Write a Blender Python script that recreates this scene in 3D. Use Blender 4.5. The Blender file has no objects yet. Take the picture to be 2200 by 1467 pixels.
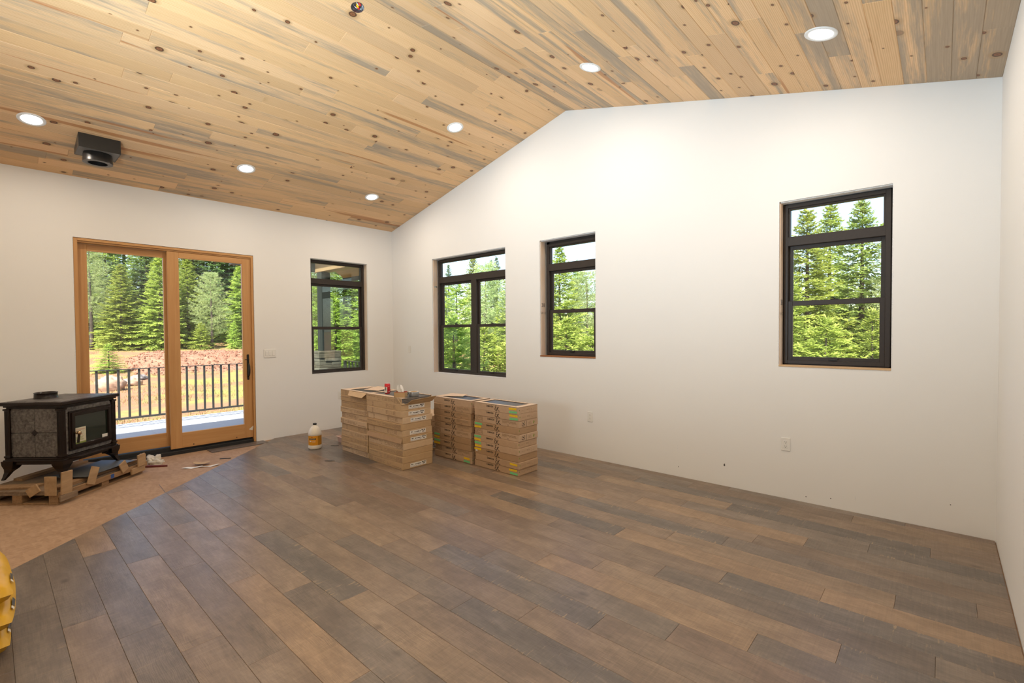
import bpy, math, random
from mathutils import Vector, Matrix, noise as mnoise

random.seed(11)
PI = math.pi
SC = bpy.context.scene
COL = SC.collection

# ------------------------------------------------------------------ camera
CAM = Vector((7.0619, -4.7411, 1.5))
YAW, PITCH, ROLL, FPX = 0.7347, -0.0213, -0.0072, 1022.65
fw = Vector((-math.sin(YAW) * math.cos(PITCH), math.cos(YAW) * math.cos(PITCH), math.sin(PITCH)))
rt = Vector((math.cos(YAW), math.sin(YAW), 0))
up = rt.cross(fw)
rt2 = rt * math.cos(ROLL) + up * math.sin(ROLL)
up2 = up * math.cos(ROLL) - rt * math.sin(ROLL)
cd = bpy.data.cameras.new('camera')
cd.sensor_width = 36.0
cd.lens = FPX / 2200 * 36.0
cd.clip_start = 0.02
cd.clip_end = 400
cam = bpy.data.objects.new('camera', cd)
m = Matrix((rt2, up2, -fw)).transposed().to_4x4()
m.translation = CAM
cam.matrix_world = m
COL.objects.link(cam)
SC.camera = cam

# ------------------------------------------------------------------ world, sun, lights, exposure
SUN_DIR = Vector((0.30, -0.55, 0.78)).normalized()      # towards the sun
w = bpy.data.worlds.new('sky')
SC.world = w
w.use_nodes = True
wn = w.node_tree
wn.nodes.clear()
wo = wn.nodes.new('ShaderNodeOutputWorld')
wb = wn.nodes.new('ShaderNodeBackground')
ws = wn.nodes.new('ShaderNodeTexSky')
ws.sky_type = 'NISHITA'
ws.sun_disc = False
ws.sun_elevation = math.asin(SUN_DIR.z)
ws.sun_rotation = math.atan2(SUN_DIR.x, SUN_DIR.y)
ws.air_density = 1.0
ws.dust_density = 1.5
wb.inputs['Strength'].default_value = 0.42
wn.links.new(ws.outputs[0], wb.inputs[0])
wn.links.new(wb.outputs[0], wo.inputs[0])


def light(name, kind, loc, energy, color=(1, 1, 1), direction=(0, 0, -1), **kw):
    d = bpy.data.lights.new(name, kind)
    d.energy = energy
    d.color = color
    for k, v in kw.items():
        setattr(d, k, v)
    o = bpy.data.objects.new(name, d)
    o.location = loc
    o.rotation_euler = Vector(direction).to_track_quat('-Z', 'Y').to_euler()
    COL.objects.link(o)
    return o


light('sun', 'SUN', (0, -20, 40), 13.0, (1.0, 0.96, 0.90), -SUN_DIR, angle=0.009)
# assumed unseen flash, a spot added off-camera to brighten the gable wall and ceiling
light('assumed_flash', 'SPOT', (4.5, -5.5, 1.45), 1000, (0.69, 0.87, 1.0), (0.05, 0.72, 1.0),
      spot_size=2.5, spot_blend=1.0, shadow_soft_size=0.3)

SC.view_settings.view_transform = 'Standard'
SC.view_settings.look = 'None'
SC.view_settings.exposure = 0.0
SC.view_settings.gamma = 1.0
SC.view_settings.use_curve_mapping = False

# ------------------------------------------------------------------ room sizes
W, E, XR, ZR = 7.3566, 3.2286, 3.6783, 4.1478
SL = (ZR - E) / XR
YB = -6.4            # rear wall
WT = 0.16            # wall thickness

# ------------------------------------------------------------------ geometry helpers


class G:
    """collects verts and faces; build() links them as one mesh object"""

    def __init__(s):
        s.v, s.f, s.m, s.sm = [], [], [], []
        s.mi = 0
        s.smooth = False

    def add(s, vs, fs, M=None):
        b = len(s.v)
        for p in vs:
            p = Vector(p)
            s.v.append(tuple(M @ p) if M else tuple(p))
        for f in fs:
            s.f.append(tuple(b + i for i in f))
            s.m.append(s.mi)
            s.sm.append(s.smooth)
        return s

    def box(s, x0, x1, y0, y1, z0, z1, M=None):
        return s.add([(x0, y0, z0), (x1, y0, z0), (x1, y1, z0), (x0, y1, z0), (x0, y0, z1), (x1, y0, z1), (x1, y1, z1), (x0, y1, z1)],
                     [(3, 2, 1, 0), (4, 5, 6, 7), (0, 1, 5, 4), (1, 2, 6, 5), (2, 3, 7, 6), (3, 0, 4, 7)], M)

    def cbox(s, x0, x1, y0, y1, z0, z1, c=0.002, M=None):
        """box with all edges chamfered by c"""
        vs, idx = [], {}
        X, Y, Z = (x0, x1), (y0, y1), (z0, z1)
        for i in (0, 1):
            for j in (0, 1):
                for k in (0, 1):
                    for a in (0, 1, 2):
                        d = [c, c, c]
                        d[a] = 0
                        p = (X[i] + (d[0] if i == 0 else -d[0]), Y[j] + (d[1] if j == 0 else -d[1]), Z[k] + (d[2] if k == 0 else -d[2]))
                        idx[(i, j, k, a)] = len(vs)
                        vs.append(p)
        fs = []
        for a in (0, 1, 2):
            b, e = [q for q in (0, 1, 2) if q != a]
            for sgn in (0, 1):
                loop = []
                for (p, q) in ((0, 0), (1, 0), (1, 1), (0, 1)):
                    t = [0, 0, 0]
                    t[a], t[b], t[e] = sgn, p, q
                    loop.append(idx[(*t, a)])
                flip = (sgn == 0) ^ (a == 1)
                fs.append(tuple(reversed(loop)) if flip else tuple(loop))
        for a in (0, 1, 2):          # edges parallel to a
            b, e = [q for q in (0, 1, 2) if q != a]
            for p in (0, 1):
                for q in (0, 1):
                    def ix(aa, which):
                        t = [0, 0, 0]
                        t[a], t[b], t[e] = aa, p, q
                        return idx[(*t, which)]
                    loop = (ix(0, b), ix(1, b), ix(1, e), ix(0, e))
                    flip = (p == q) ^ (a == 1)
                    fs.append(tuple(reversed(loop)) if flip else loop)
        for i in (0, 1):
            for j in (0, 1):
                for k in (0, 1):
                    loop = (idx[(i, j, k, 0)], idx[(i, j, k, 1)], idx[(i, j, k, 2)])
                    fs.append(loop if (i + j + k) % 2 else tuple(reversed(loop)))
        return s.add(vs, fs, M)

    def prism(s, poly, z0, z1, M=None, cham=0.0, top=False):
        """extruded polygon (counter-clockwise), optional chamfer ring at the top (z1)"""
        n = len(poly)
        cx = sum(p[0] for p in poly) / n
        cy = sum(p[1] for p in poly) / n
        vs = [(p[0], p[1], z0) for p in poly]
        fs = [tuple(reversed(range(n)))]
        if cham > 0:
            ins = inset(poly, cham)
            zs = z1 - cham if z1 > z0 else z1 + cham
            vs += [(p[0], p[1], zs) for p in poly] + [(p[0], p[1], z1) for p in ins]
            for i in range(n):
                j = (i + 1) % n
                fs += [(i, j, n + j, n + i), (n + i, n + j, 2 * n + j, 2 * n + i)]
            fs.append(tuple(range(2 * n, 3 * n)))
        else:
            vs += [(p[0], p[1], z1) for p in poly]
            for i in range(n):
                j = (i + 1) % n
                fs.append((i, j, n + j, n + i))
            fs.append(tuple(range(n, 2 * n)))
        return s.add(vs, fs, M)

    def lathe(s, prof, n=24, M=None, a0=0.0, a1=2 * PI, caps=True):
        full = abs(a1 - a0 - 2 * PI) < 1e-6
        k = n if full else n + 1
        vs, fs = [], []
        for r, z in prof:
            for i in range(k):
                a = a0 + (a1 - a0) * i / n
                vs.append((r * math.cos(a), r * math.sin(a), z))
        for q in range(len(prof) - 1):
            for i in range(n):
                j = (i + 1) % k
                fs.append((q * k + i, q * k + j, (q + 1) * k + j, (q + 1) * k + i))
        if caps and full:
            if prof[0][0] > 1e-5:
                fs.append(tuple(reversed(range(k))))
            if prof[-1][0] > 1e-5:
                fs.append(tuple((len(prof) - 1) * k + i for i in range(k)))
        return s.add(vs, fs, M)

    def cyl(s, cx, cy, z0, z1, r, n=16, r2=None, M=None):
        T = Matrix.Translation((cx, cy, 0))
        return s.lathe([(r, z0), (r if r2 is None else r2, z1)], n, (M @ T) if M else T)

    def tube(s, pts, r, n=6, M=None, cap=True):
        pts = [Vector(p) for p in pts]
        rs = r if isinstance(r, (list, tuple)) else [r] * len(pts)
        vs, fs = [], []
        ref = None
        for i, p in enumerate(pts):
            t = (pts[min(i + 1, len(pts) - 1)] - pts[max(i - 1, 0)]).normalized()
            if ref is None:
                ref = Vector((0, 0, 1)) if abs(t.z) < 0.9 else Vector((1, 0, 0))
            a = t.cross(ref).normalized()
            b = a.cross(t).normalized()
            ref = b
            for q in range(n):
                an = 2 * PI * q / n
                vs.append(p + a * (math.cos(an) * rs[i]) + b * (math.sin(an) * rs[i]))
        for i in range(len(pts) - 1):
            for q in range(n):
                j = (q + 1) % n
                fs.append((i * n + q, (i + 1) * n + q, (i + 1) * n + j, i * n + j))
        if cap:
            fs.append(tuple(range(n)))
            fs.append(tuple(reversed([(len(pts) - 1) * n + q for q in range(n)])))
        return s.add(vs, fs, M)

    def quad(s, a, b, c, d, M=None):
        return s.add([a, b, c, d], [(0, 1, 2, 3)], M)

    def mesh(s, name, mats):
        me = bpy.data.meshes.new(name)
        me.from_pydata(s.v, [], s.f)
        for mt in (mats if isinstance(mats, (list, tuple)) else [mats]):
            me.materials.append(mt)
        if len(s.m):
            me.polygons.foreach_set('material_index', s.m)
            me.polygons.foreach_set('use_smooth', s.sm)
        me.update()
        return me

    def build(s, name, mats, parent=None, loc=(0, 0, 0), rot=(0, 0, 0)):
        return link(name, s.mesh(name, mats), parent, loc, rot)


def link(name, me, parent=None, loc=(0, 0, 0), rot=(0, 0, 0)):
    o = bpy.data.objects.new(name, me)
    COL.objects.link(o)
    o.parent = parent
    o.location = loc
    o.rotation_euler = rot
    return o


def inset(poly, d):
    n = len(poly)
    out = []
    for i in range(n):
        p0, p1, p2 = Vector(poly[i - 1][:2]), Vector(poly[i][:2]), Vector(poly[(i + 1) % n][:2])
        e1, e2 = (p1 - p0).normalized(), (p2 - p1).normalized()
        n1, n2 = Vector((-e1.y, e1.x)), Vector((-e2.y, e2.x))
        b = (n1 + n2)
        if b.length < 1e-6:
            b = n1
        b.normalize()
        k = max(0.35, b.dot(n1))
        out.append(tuple(p1 + b * (d / k)))
    return out


def tag(o, label, cat, group=None, kind=None):
    if label:
        o['label'] = label
    if cat:
        o['category'] = cat
    if group:
        o['group'] = group
    if kind:
        o['kind'] = kind
    return o


def thing(name, label, cat, loc=(0, 0, 0), rotz=0.0, group=None, kind=None):
    o = bpy.data.objects.new(name, None)
    o.empty_display_size = 0.1
    COL.objects.link(o)
    o.location = loc
    o.rotation_euler = (0, 0, rotz)
    return tag(o, label, cat, group, kind)


def clip_poly(poly, a, b, c):
    """keep the side a*x+b*y+c >= 0"""
    out = []
    for i in range(len(poly)):
        p, q = poly[i], poly[(i + 1) % len(poly)]
        dp, dq = a * p[0] + b * p[1] + c, a * q[0] + b * q[1] + c
        if dp >= 0:
            out.append(p)
        if (dp >= 0) != (dq >= 0):
            t = dp / (dp - dq)
            out.append((p[0] + t * (q[0] - p[0]), p[1] + t * (q[1] - p[1])))
    return out


_txt = {}


def text_geo(body, size, bold=0.0):
    """flat lettering as (verts, faces), origin at its centre"""
    if (body, size, bold) not in _txt:
        c = bpy.data.curves.new('t', 'FONT')
        c.body = body
        c.size = size
        c.align_x, c.align_y = 'CENTER', 'CENTER'
        c.resolution_u = 2
        c.offset = bold
        o = bpy.data.objects.new('t', c)
        COL.objects.link(o)
        me = bpy.data.meshes.new_from_object(o)
        _txt[(body, size, bold)] = ([tuple(v.co) for v in me.vertices], [tuple(p.vertices) for p in me.polygons])
        bpy.data.objects.remove(o)
        bpy.data.curves.remove(c)
        bpy.data.meshes.remove(me)
    return _txt[(body, size, bold)]


def strokes(g, lines, width, M):
    for ln in lines:
        pts = [Vector((p[0], p[1], 0)) for p in ln]
        L, R = [], []
        for i, p in enumerate(pts):
            t = (pts[min(i + 1, len(pts) - 1)] - pts[max(i - 1, 0)]).normalized()
            nrm = Vector((-t.y, t.x, 0)) * width * 0.5
            L.append(p + nrm)
            R.append(p - nrm)
        for i in range(len(pts) - 1):
            g.quad(R[i], R[i + 1], L[i + 1], L[i], M)


# ------------------------------------------------------------------ material helpers


class NT:
    def __init__(s, name):
        s.mat = bpy.data.materials.new(name)
        s.mat.use_nodes = True
        s.t = s.mat.node_tree
        s.t.nodes.clear()
        s.out = s.t.nodes.new('ShaderNodeOutputMaterial')

    def n(s, kind, **kw):
        nd = s.t.nodes.new(kind)
        for k, v in kw.items():
            setattr(nd, k, v)
        return nd

    def set(s, sock, v):
        if isinstance(v, bpy.types.NodeSocket):
            s.t.links.new(v, sock)
        elif isinstance(v, (tuple, list)) and sock.type == 'RGBA' and len(v) == 3:
            sock.default_value = (*v, 1)
        else:
            sock.default_value = v

    def math(s, op, a, b=0.0, c=0.0, clamp=False):
        nd = s.n('ShaderNodeMath', operation=op, use_clamp=clamp)
        s.set(nd.inputs[0], a)
        s.set(nd.inputs[1], b)
        s.set(nd.inputs[2], c)
        return nd.outputs[0]

    def vmath(s, op, a, b=(0, 0, 0)):
        nd = s.n('ShaderNodeVectorMath', operation=op)
        s.set(nd.inputs[0], a)
        s.set(nd.inputs[1], b)
        return nd.outputs[0]

    def mix(s, f, a, b, mode='MIX'):
        nd = s.n('ShaderNodeMix', data_type='RGBA', blend_type=mode)
        s.set(nd.inputs[0], f)
        s.set(nd.inputs[6], a)
        s.set(nd.inputs[7], b)
        return nd.outputs[2]

    def ramp(s, f, stops):
        nd = s.n('ShaderNodeValToRGB')
        el = nd.color_ramp.elements
        while len(el) < len(stops):
            el.new(0.5)
        for e, (p, c) in zip(el, stops):
            e.position = p
            e.color = (c, c, c, 1) if isinstance(c, (int, float)) else (*c, 1)
        s.set(nd.inputs[0], f)
        return nd.outputs[0]

    def coord(s, which='Object', scale=(1, 1, 1), jitter=0.0):
        v = s.n('ShaderNodeTexCoord').outputs[which]
        if jitter:
            r = s.n('ShaderNodeObjectInfo').outputs['Random']
            cb = s.n('ShaderNodeCombineXYZ')
            s.set(cb.inputs[0], s.math('MULTIPLY', r, jitter))
            s.set(cb.inputs[1], s.math('MULTIPLY', r, jitter * 0.37))
            s.set(cb.inputs[2], s.math('MULTIPLY', r, jitter * 0.71))
            v = s.vmath('ADD', v, cb.outputs[0])
        if scale != (1, 1, 1):
            v = s.vmath('MULTIPLY', v, scale)
        return v

    def noise(s, v, scale=5.0, detail=3.0, rough=0.55, dist=0.0):
        nd = s.n('ShaderNodeTexNoise')
        s.set(nd.inputs['Vector'], v)
        nd.inputs['Scale'].default_value = scale
        nd.inputs['Detail'].default_value = detail
        nd.inputs['Roughness'].default_value = rough
        nd.inputs['Distortion'].default_value = dist
        return nd.outputs[0]

    def bump(s, h, strength=0.2, dist=0.01):
        nd = s.n('ShaderNodeBump')
        s.set(nd.inputs['Height'], h)
        nd.inputs['Strength'].default_value = strength
        nd.inputs['Distance'].default_value = dist
        return nd.outputs[0]

    def pbr(s, color, rough=0.5, metal=0.0, normal=None, spec=0.5, emit=None, estr=0.0, coat=0.0):
        b = s.n('ShaderNodeBsdfPrincipled')
        s.set(b.inputs['Base Color'], color)
        s.set(b.inputs['Roughness'], rough)
        s.set(b.inputs['Metallic'], metal)
        s.set(b.inputs['Specular IOR Level'], spec)
        if coat:
            s.set(b.inputs['Coat Weight'], coat)
        if normal is not None:
            s.set(b.inputs['Normal'], normal)
        if emit is not None:
            s.set(b.inputs['Emission Color'], emit)
            s.set(b.inputs['Emission Strength'], estr)
        s.t.links.new(b.outputs[0], s.out.inputs[0])
        return s.mat


def plain(name, color, rough=0.5, metal=0.0, var=0.12, scale=30.0, bump=0.0, spec=0.5, coat=0.0):
    """a colour broken up by a little procedural noise"""
    s = NT(name)
    nz = s.noise(s.coord(), scale, 3)
    lo = tuple(c * (1 - var) for c in color)
    hi = tuple(min(1, c * (1 + var)) for c in color)
    col = s.mix(nz, lo, hi)
    nr = s.bump(nz, bump, 0.005) if bump else None
    return s.pbr(col, rough, metal, nr, spec, coat=coat)


def wood(name, base, dark, gs=(2.0, 40.0, 40.0), rough=0.5, amount=1.0, bump=0.15, rings=True, spec=0.4):
    s = NT(name)
    c = s.coord('Object', (1, 1, 1), 13.0)
    g1 = s.noise(s.vmath('MULTIPLY', c, gs), 1.0, 4, 0.6)
    g2 = s.noise(s.vmath('MULTIPLY', c, (gs[0] * 0.35, gs[1] * 0.18, gs[2] * 0.18)), 1.0, 3, 0.5, 1.2)
    f = s.math('ADD', s.math('MULTIPLY', g1, 0.55), s.math('MULTIPLY', g2, 0.45))
    f = s.ramp(f, [(0.35, 0.0), (0.68, 1.0)])
    col = s.mix(s.math('MULTIPLY', f, amount), base, dark)
    return s.pbr(col, rough, 0, s.bump(g1, bump, 0.002), spec)


def mat_wall():
    s = NT('painted_drywall')
    c = s.coord()
    n1 = s.noise(c, 160, 2)
    n2 = s.noise(c, 1.3, 3)
    col = s.mix(n2, (0.80, 0.785, 0.765), (0.83, 0.815, 0.79))
    return s.pbr(col, 0.62, 0, s.bump(n1, 0.10, 0.003), 0.35)


def mat_plank():
    s = NT('laminate_plank')
    oi = s.n('ShaderNodeObjectInfo')
    tone = oi.outputs['Color']
    al = oi.outputs['Alpha']
    c = s.coord('Object', (1, 1, 1), 29.0)
    raw = s.coord('Object')
    fine = s.noise(s.vmath('MULTIPLY', c, (9, 130, 1)), 1.0, 5, 0.7)
    broad = s.noise(s.vmath('MULTIPLY', c, (3.0, 9, 1)), 1.0, 6, 0.68, 0.5)
    blotch = s.noise(s.vmath('MULTIPLY', c, (4.2, 8.5, 1)), 1.0, 6, 0.72, 0.3)
    # cathedral grain
    wv = s.n('ShaderNodeTexWave', wave_type='BANDS', bands_direction='Y')
    s.set(wv.inputs['Vector'], s.vmath('MULTIPLY', c, (1.3, 9.0, 1)))
    wv.inputs['Scale'].default_value = 5.0
    wv.inputs['Distortion'].default_value = 14.0
    wv.inputs['Detail'].default_value = 2.0
    wv.inputs['Detail Scale'].default_value = 0.9
    # saw marks across the plank
    saw = s.noise(s.vmath('MULTIPLY', c, (110, 2.5, 1)), 1.0, 2, 0.6)
    wmask = s.ramp(s.noise(s.vmath('MULTIPLY', c, (2.0, 5.0, 1)), 1.0, 2), [(0.50, 0.0), (0.60, 1.0)])
    wave = s.math('MULTIPLY', s.math('SUBTRACT', wv.outputs[1], 0.5), wmask)
    f = s.math('ADD', s.math('MULTIPLY', fine, 0.30), s.math('MULTIPLY', broad, 0.52))
    f = s.math('ADD', f, s.math('MULTIPLY', wave, 0.10))
    f = s.math('ADD', f, s.math('MULTIPLY', saw, 0.18))
    k = s.ramp(f, [(0.30, 0.48), (0.50, 0.98), (0.74, 1.55)])
    col = s.mix(1.0, tone, k, 'MULTIPLY')
    bl = s.ramp(blotch, [(0.42, 0.0), (0.62, 1.0)])
    col = s.mix(s.math('MULTIPLY', bl, 0.55), col, s.mix(1.0, tone, (0.62, 0.60, 0.62), 'MULTIPLY'))
    # knots
    vo = s.n('ShaderNodeTexVoronoi', feature='F1')
    s.set(vo.inputs['Vector'], s.vmath('MULTIPLY', c, (2.6, 4.2, 0.0)))
    vo.inputs['Scale'].default_value = 1.0
    kn = s.ramp(s.math('ADD', vo.outputs['Distance'], s.math('MULTIPLY', s.math('SUBTRACT', blotch, 0.5), 0.25)), [(0.03, 1.0), (0.11, 0.0)])
    col = s.mix(s.math('MULTIPLY', kn, 0.65), col, s.mix(1.0, tone, (0.32, 0.27, 0.26), 'MULTIPLY'))
    # pale scrape flecks along the plank edges, on the weathered boards only (alpha)
    sep = s.n('ShaderNodeSeparateXYZ')
    s.set(sep.inputs[0], raw)
    edge = s.ramp(s.math('ABSOLUTE', sep.outputs[1]), [(0.045, 0.0), (0.082, 1.0)])
    fl = s.noise(s.vmath('MULTIPLY', c, (80, 9, 1)), 1.0, 2, 0.5)
    fl = s.ramp(s.math('ADD', fl, s.math('MULTIPLY', edge, 0.10)), [(0.66, 0.0), (0.72, 1.0)])
    fl = s.math('MULTIPLY', fl, s.math('MULTIPLY', s.math('SUBTRACT', 1.0, al), s.ramp(broad, [(0.45, 0.15), (0.6, 1.0)])))
    col = s.mix(fl, col, (0.33, 0.24, 0.15))
    ro = s.ramp(f, [(0.3, 0.40), (0.75, 0.27)])
    return s.pbr(col, ro, 0, s.bump(s.math('ADD', fine, s.math('MULTIPLY', wave, 0.5)), 0.14, 0.002), 0.5)


def mat_pine():
    s = NT('pine_board')
    oi = s.n('ShaderNodeObjectInfo')
    tone, al = oi.outputs['Color'], oi.outputs['Alpha']
    c = s.coord('Object', (1, 1, 1), 31.0)
    fine = s.noise(s.vmath('MULTIPLY', c, (3.0, 70, 1)), 1.0, 4, 0.6)
    wv = s.n('ShaderNodeTexWave', wave_type='BANDS', bands_direction='Y')
    s.set(wv.inputs['Vector'], s.vmath('MULTIPLY', c, (0.7, 9.0, 1)))
    wv.inputs['Scale'].default_value = 3.0
    wv.inputs['Distortion'].default_value = 7.0
    wv.inputs['Detail'].default_value = 2.0
    wv.inputs['Detail Scale'].default_value = 0.6
    f = s.math('ADD', s.math('MULTIPLY', fine, 0.5), s.math('MULTIPLY', wv.outputs[1], 0.35))
    col = s.mix(s.ramp(f, [(0.25, 0.0), (0.7, 1.0)]), (0.86, 0.575, 0.32), (0.70, 0.425, 0.205))
    col = s.mix(1.0, col, tone, 'MULTIPLY')
    # blue-stain streaks
    st = s.noise(s.vmath('MULTIPLY', c, (0.55, 7.5, 1)), 1.0, 5, 0.62, 0.4)
    st2 = s.noise(s.vmath('MULTIPLY', c, (6.0, 60, 1)), 1.0, 3, 0.6)
    sm = s.math('ADD', s.math('ADD', st, s.math('MULTIPLY', s.math('SUBTRACT', st2, 0.5), 0.22)), s.math('MULTIPLY', s.math('SUBTRACT', 0.5, al), 0.50))
    sm = s.ramp(sm, [(0.475, 0.0), (0.64, 0.85)])
    col = s.mix(sm, col, s.mix(fine, (0.25, 0.195, 0.14), (0.47, 0.375, 0.27)))
    # orange heart streaks
    hs = s.noise(s.vmath('MULTIPLY', s.vmath('ADD', c, (7.3, 3.1, 0)), (0.35, 9, 1)), 1.0, 2, 0.5, 0.2)
    hm = s.ramp(hs, [(0.655, 0.0), (0.69, 0.75)])
    col = s.mix(hm, col, (0.46, 0.185, 0.06))
    # knots with a dark rim
    wob = s.vmath('ADD', s.vmath('MULTIPLY', c, (3.6, 4.6, 0)), s.vmath('MULTIPLY', s.n('ShaderNodeTexNoise').outputs[1], (0.02, 0.02, 0)))
    vo = s.n('ShaderNodeTexVoronoi', feature='F1', voronoi_dimensions='2D')
    s.set(vo.inputs['Vector'], wob)
    vo.inputs['Scale'].default_value = 1.0
    sepc = s.n('ShaderNodeSeparateColor')
    s.set(sepc.inputs[0], vo.outputs['Color'])
    on = s.ramp(sepc.outputs[0], [(0.48, 0.0), (0.50, 1.0)])
    size = s.math('MULTIPLY_ADD', s.math('POWER', sepc.outputs[1], 2.0), 1.7, 0.45)
    d = s.math('DIVIDE', vo.outputs['Distance'], size)
    k1 = s.math('MULTIPLY', s.ramp(d, [(0.052, 1.0), (0.064, 0.0)]), on)
    k0 = s.math('MULTIPLY', s.ramp(d, [(0.06, 0.55), (0.13, 0.0)]), on)
    col = s.mix(k0, col, (0.42, 0.24, 0.10))
    kc = s.ramp(d, [(0.0, (0.16, 0.07, 0.035)), (0.03, (0.30, 0.125, 0.055)), (0.05, (0.06, 0.03, 0.018))])
    col = s.mix(k1, col, kc)
    return s.pbr(col, 0.5, 0, s.bump(fine, 0.1, 0.002), 0.3)


def mat_osb():
    s = NT('osb_subfloor')
    c = s.coord()
    vo = s.n('ShaderNodeTexVoronoi', feature='F1')
    n0 = s.noise(s.vmath('MULTIPLY', c, (55, 14, 1)), 1.0, 5, 0.7, 0.8)
    s.set(vo.inputs['Vector'], s.vmath('MULTIPLY', c, (14, 40, 1)))
    vo.inputs['Scale'].default_value = 1.0
    sepc = s.n('ShaderNodeSeparateColor')
    s.set(sepc.inputs[0], vo.outputs['Color'])
    f = s.math('ADD', s.math('MULTIPLY', sepc.outputs[0], 0.16), s.math('MULTIPLY', n0, 0.85))
    col = s.ramp(f, [(0.25, (0.29, 0.175, 0.105)), (0.5, (0.40, 0.255, 0.16)), (0.78, (0.48, 0.325, 0.21))])
    blotch = s.noise(c, 3.0, 4, 0.6)
    col = s.mix(s.ramp(blotch, [(0.52, 0.0), (0.72, 0.5)]), col, (0.28, 0.17, 0.10))
    st = s.noise(s.vmath('MULTIPLY', c, (22, 5, 1)), 1.0, 5, 0.7, 0.6)
    col = s.mix(s.ramp(st, [(0.60, 0.0), (0.72, 0.6)]), col, (0.16, 0.09, 0.055))
    return s.pbr(col, 0.75, 0, s.bump(f, 0.25, 0.003), 0.25)


def mat_glass(name='window_glass', tint=(1, 1, 1), refl=1.0):
    s = NT(name)
    tr = s.n('ShaderNodeBsdfTransparent')
    s.set(tr.inputs[0], tint)
    gl = s.n('ShaderNodeBsdfGlossy')
    gl.inputs['Roughness'].default_value = 0.0
    ge = s.n('ShaderNodeNewGeometry')
    dt = s.n('ShaderNodeVectorMath', operation='DOT_PRODUCT')
    s.set(dt.inputs[0], ge.outputs['Normal'])
    s.set(dt.inputs[1], ge.outputs['Incoming'])
    cosv = s.math('ABSOLUTE', dt.outputs['Value'])
    fres = s.math('MULTIPLY_ADD', s.math('POWER', s.math('SUBTRACT', 1.0, cosv, clamp=True), 5.0), 0.96, 0.035)   # Schlick
    mx = s.n('ShaderNodeMixShader')
    s.set(mx.inputs[0], s.math('MULTIPLY', fres, refl, clamp=True))
    s.t.links.new(tr.outputs[0], mx.inputs[1])
    s.t.links.new(gl.outputs[0], mx.inputs[2])
    s.t.links.new(mx.outputs[0], s.out.inputs[0])
    return s.mat


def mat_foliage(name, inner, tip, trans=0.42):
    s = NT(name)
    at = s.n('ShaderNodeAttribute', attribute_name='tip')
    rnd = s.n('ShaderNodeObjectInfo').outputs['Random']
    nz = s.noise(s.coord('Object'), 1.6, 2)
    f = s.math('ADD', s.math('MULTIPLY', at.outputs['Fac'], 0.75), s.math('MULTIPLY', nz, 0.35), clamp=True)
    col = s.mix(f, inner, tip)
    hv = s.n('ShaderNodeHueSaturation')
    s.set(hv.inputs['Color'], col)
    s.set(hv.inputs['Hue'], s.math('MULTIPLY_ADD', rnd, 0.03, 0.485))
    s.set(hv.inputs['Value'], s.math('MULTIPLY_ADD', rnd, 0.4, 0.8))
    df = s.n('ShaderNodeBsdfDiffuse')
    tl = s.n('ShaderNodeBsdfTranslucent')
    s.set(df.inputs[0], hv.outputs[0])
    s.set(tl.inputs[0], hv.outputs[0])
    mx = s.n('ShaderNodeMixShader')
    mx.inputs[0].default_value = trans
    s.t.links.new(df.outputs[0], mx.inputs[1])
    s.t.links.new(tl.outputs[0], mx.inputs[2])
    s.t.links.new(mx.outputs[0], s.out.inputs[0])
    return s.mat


def mat_ground():
    s = NT('bare_earth')
    c = s.coord()
    n1 = s.noise(c, 0.35, 5, 0.65)
    n2 = s.noise(c, 5.0, 4, 0.7)
    col = s.mix(n2, (0.24, 0.115, 0.06), (0.38, 0.205, 0.12))
    g = s.ramp(s.math('ADD', n1, s.math('MULTIPLY', s.math('SUBTRACT', n2, 0.5), 0.25)), [(0.47, 0.0), (0.60, 0.85)])
    col = s.mix(g, col, s.mix(n2, (0.22, 0.24, 0.05), (0.32, 0.29, 0.10)))
    return s.pbr(col, 0.95, 0, s.bump(n2, 0.6, 0.05), 0.1)


def mat_speck(name, a, b, scale=120, rough=0.5, vary=None, metal=0.0, bump=0.0):
    s = NT(name)
    n1 = s.noise(s.coord(), scale, 4, 0.7)
    n2 = s.noise(s.coord(), scale * 0.12, 4, 0.7, 1.5)
    f = s.math('ADD', s.math('MULTIPLY', n1, 0.6), s.math('MULTIPLY', n2, 0.4))
    col = s.mix(s.ramp(f, [(0.38, 0.0), (0.62, 1.0)]), a, b)
    if vary:
        rnd = s.n('ShaderNodeObjectInfo').outputs['Random']
        hv = s.n('ShaderNodeHueSaturation')
        s.set(hv.inputs['Color'], col)
        s.set(hv.inputs['Value'], s.math('MULTIPLY_ADD', rnd, vary, 1 - vary / 2))
        s.set(hv.inputs['Saturation'], s.math('MULTIPLY_ADD', rnd, -vary, 1 + vary / 2))
        col = hv.outputs[0]
    return s.pbr(col, rough, metal, s.bump(f, bump, 0.003) if bump else None)


def mat_carton(name, base):
    s = NT(name)
    rnd = s.n('ShaderNodeObjectInfo').outputs['Random']
    nz = s.noise(s.coord(), 25, 3)
    fl = s.noise(s.coord('Object', (1, 1, 90)), 1.0, 2)       # faint flutes
    col = s.mix(nz, tuple(c * 0.9 for c in base), tuple(c * 1.1 for c in base))
    hv = s.n('ShaderNodeHueSaturation')
    s.set(hv.inputs['Color'], col)
    s.set(hv.inputs['Value'], s.math('MULTIPLY_ADD', rnd, 0.26, 0.84))
    s.set(hv.inputs['Saturation'], s.math('MULTIPLY_ADD', rnd, -0.2, 1.08))
    return s.pbr(hv.outputs[0], 0.8, 0, s.bump(fl, 0.06, 0.002), 0.2)


def mat_emit(name, col, strength):
    s = NT(name)
    return s.pbr((0.9, 0.9, 0.88), 0.5, 0, None, 0.3, col, strength)


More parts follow.
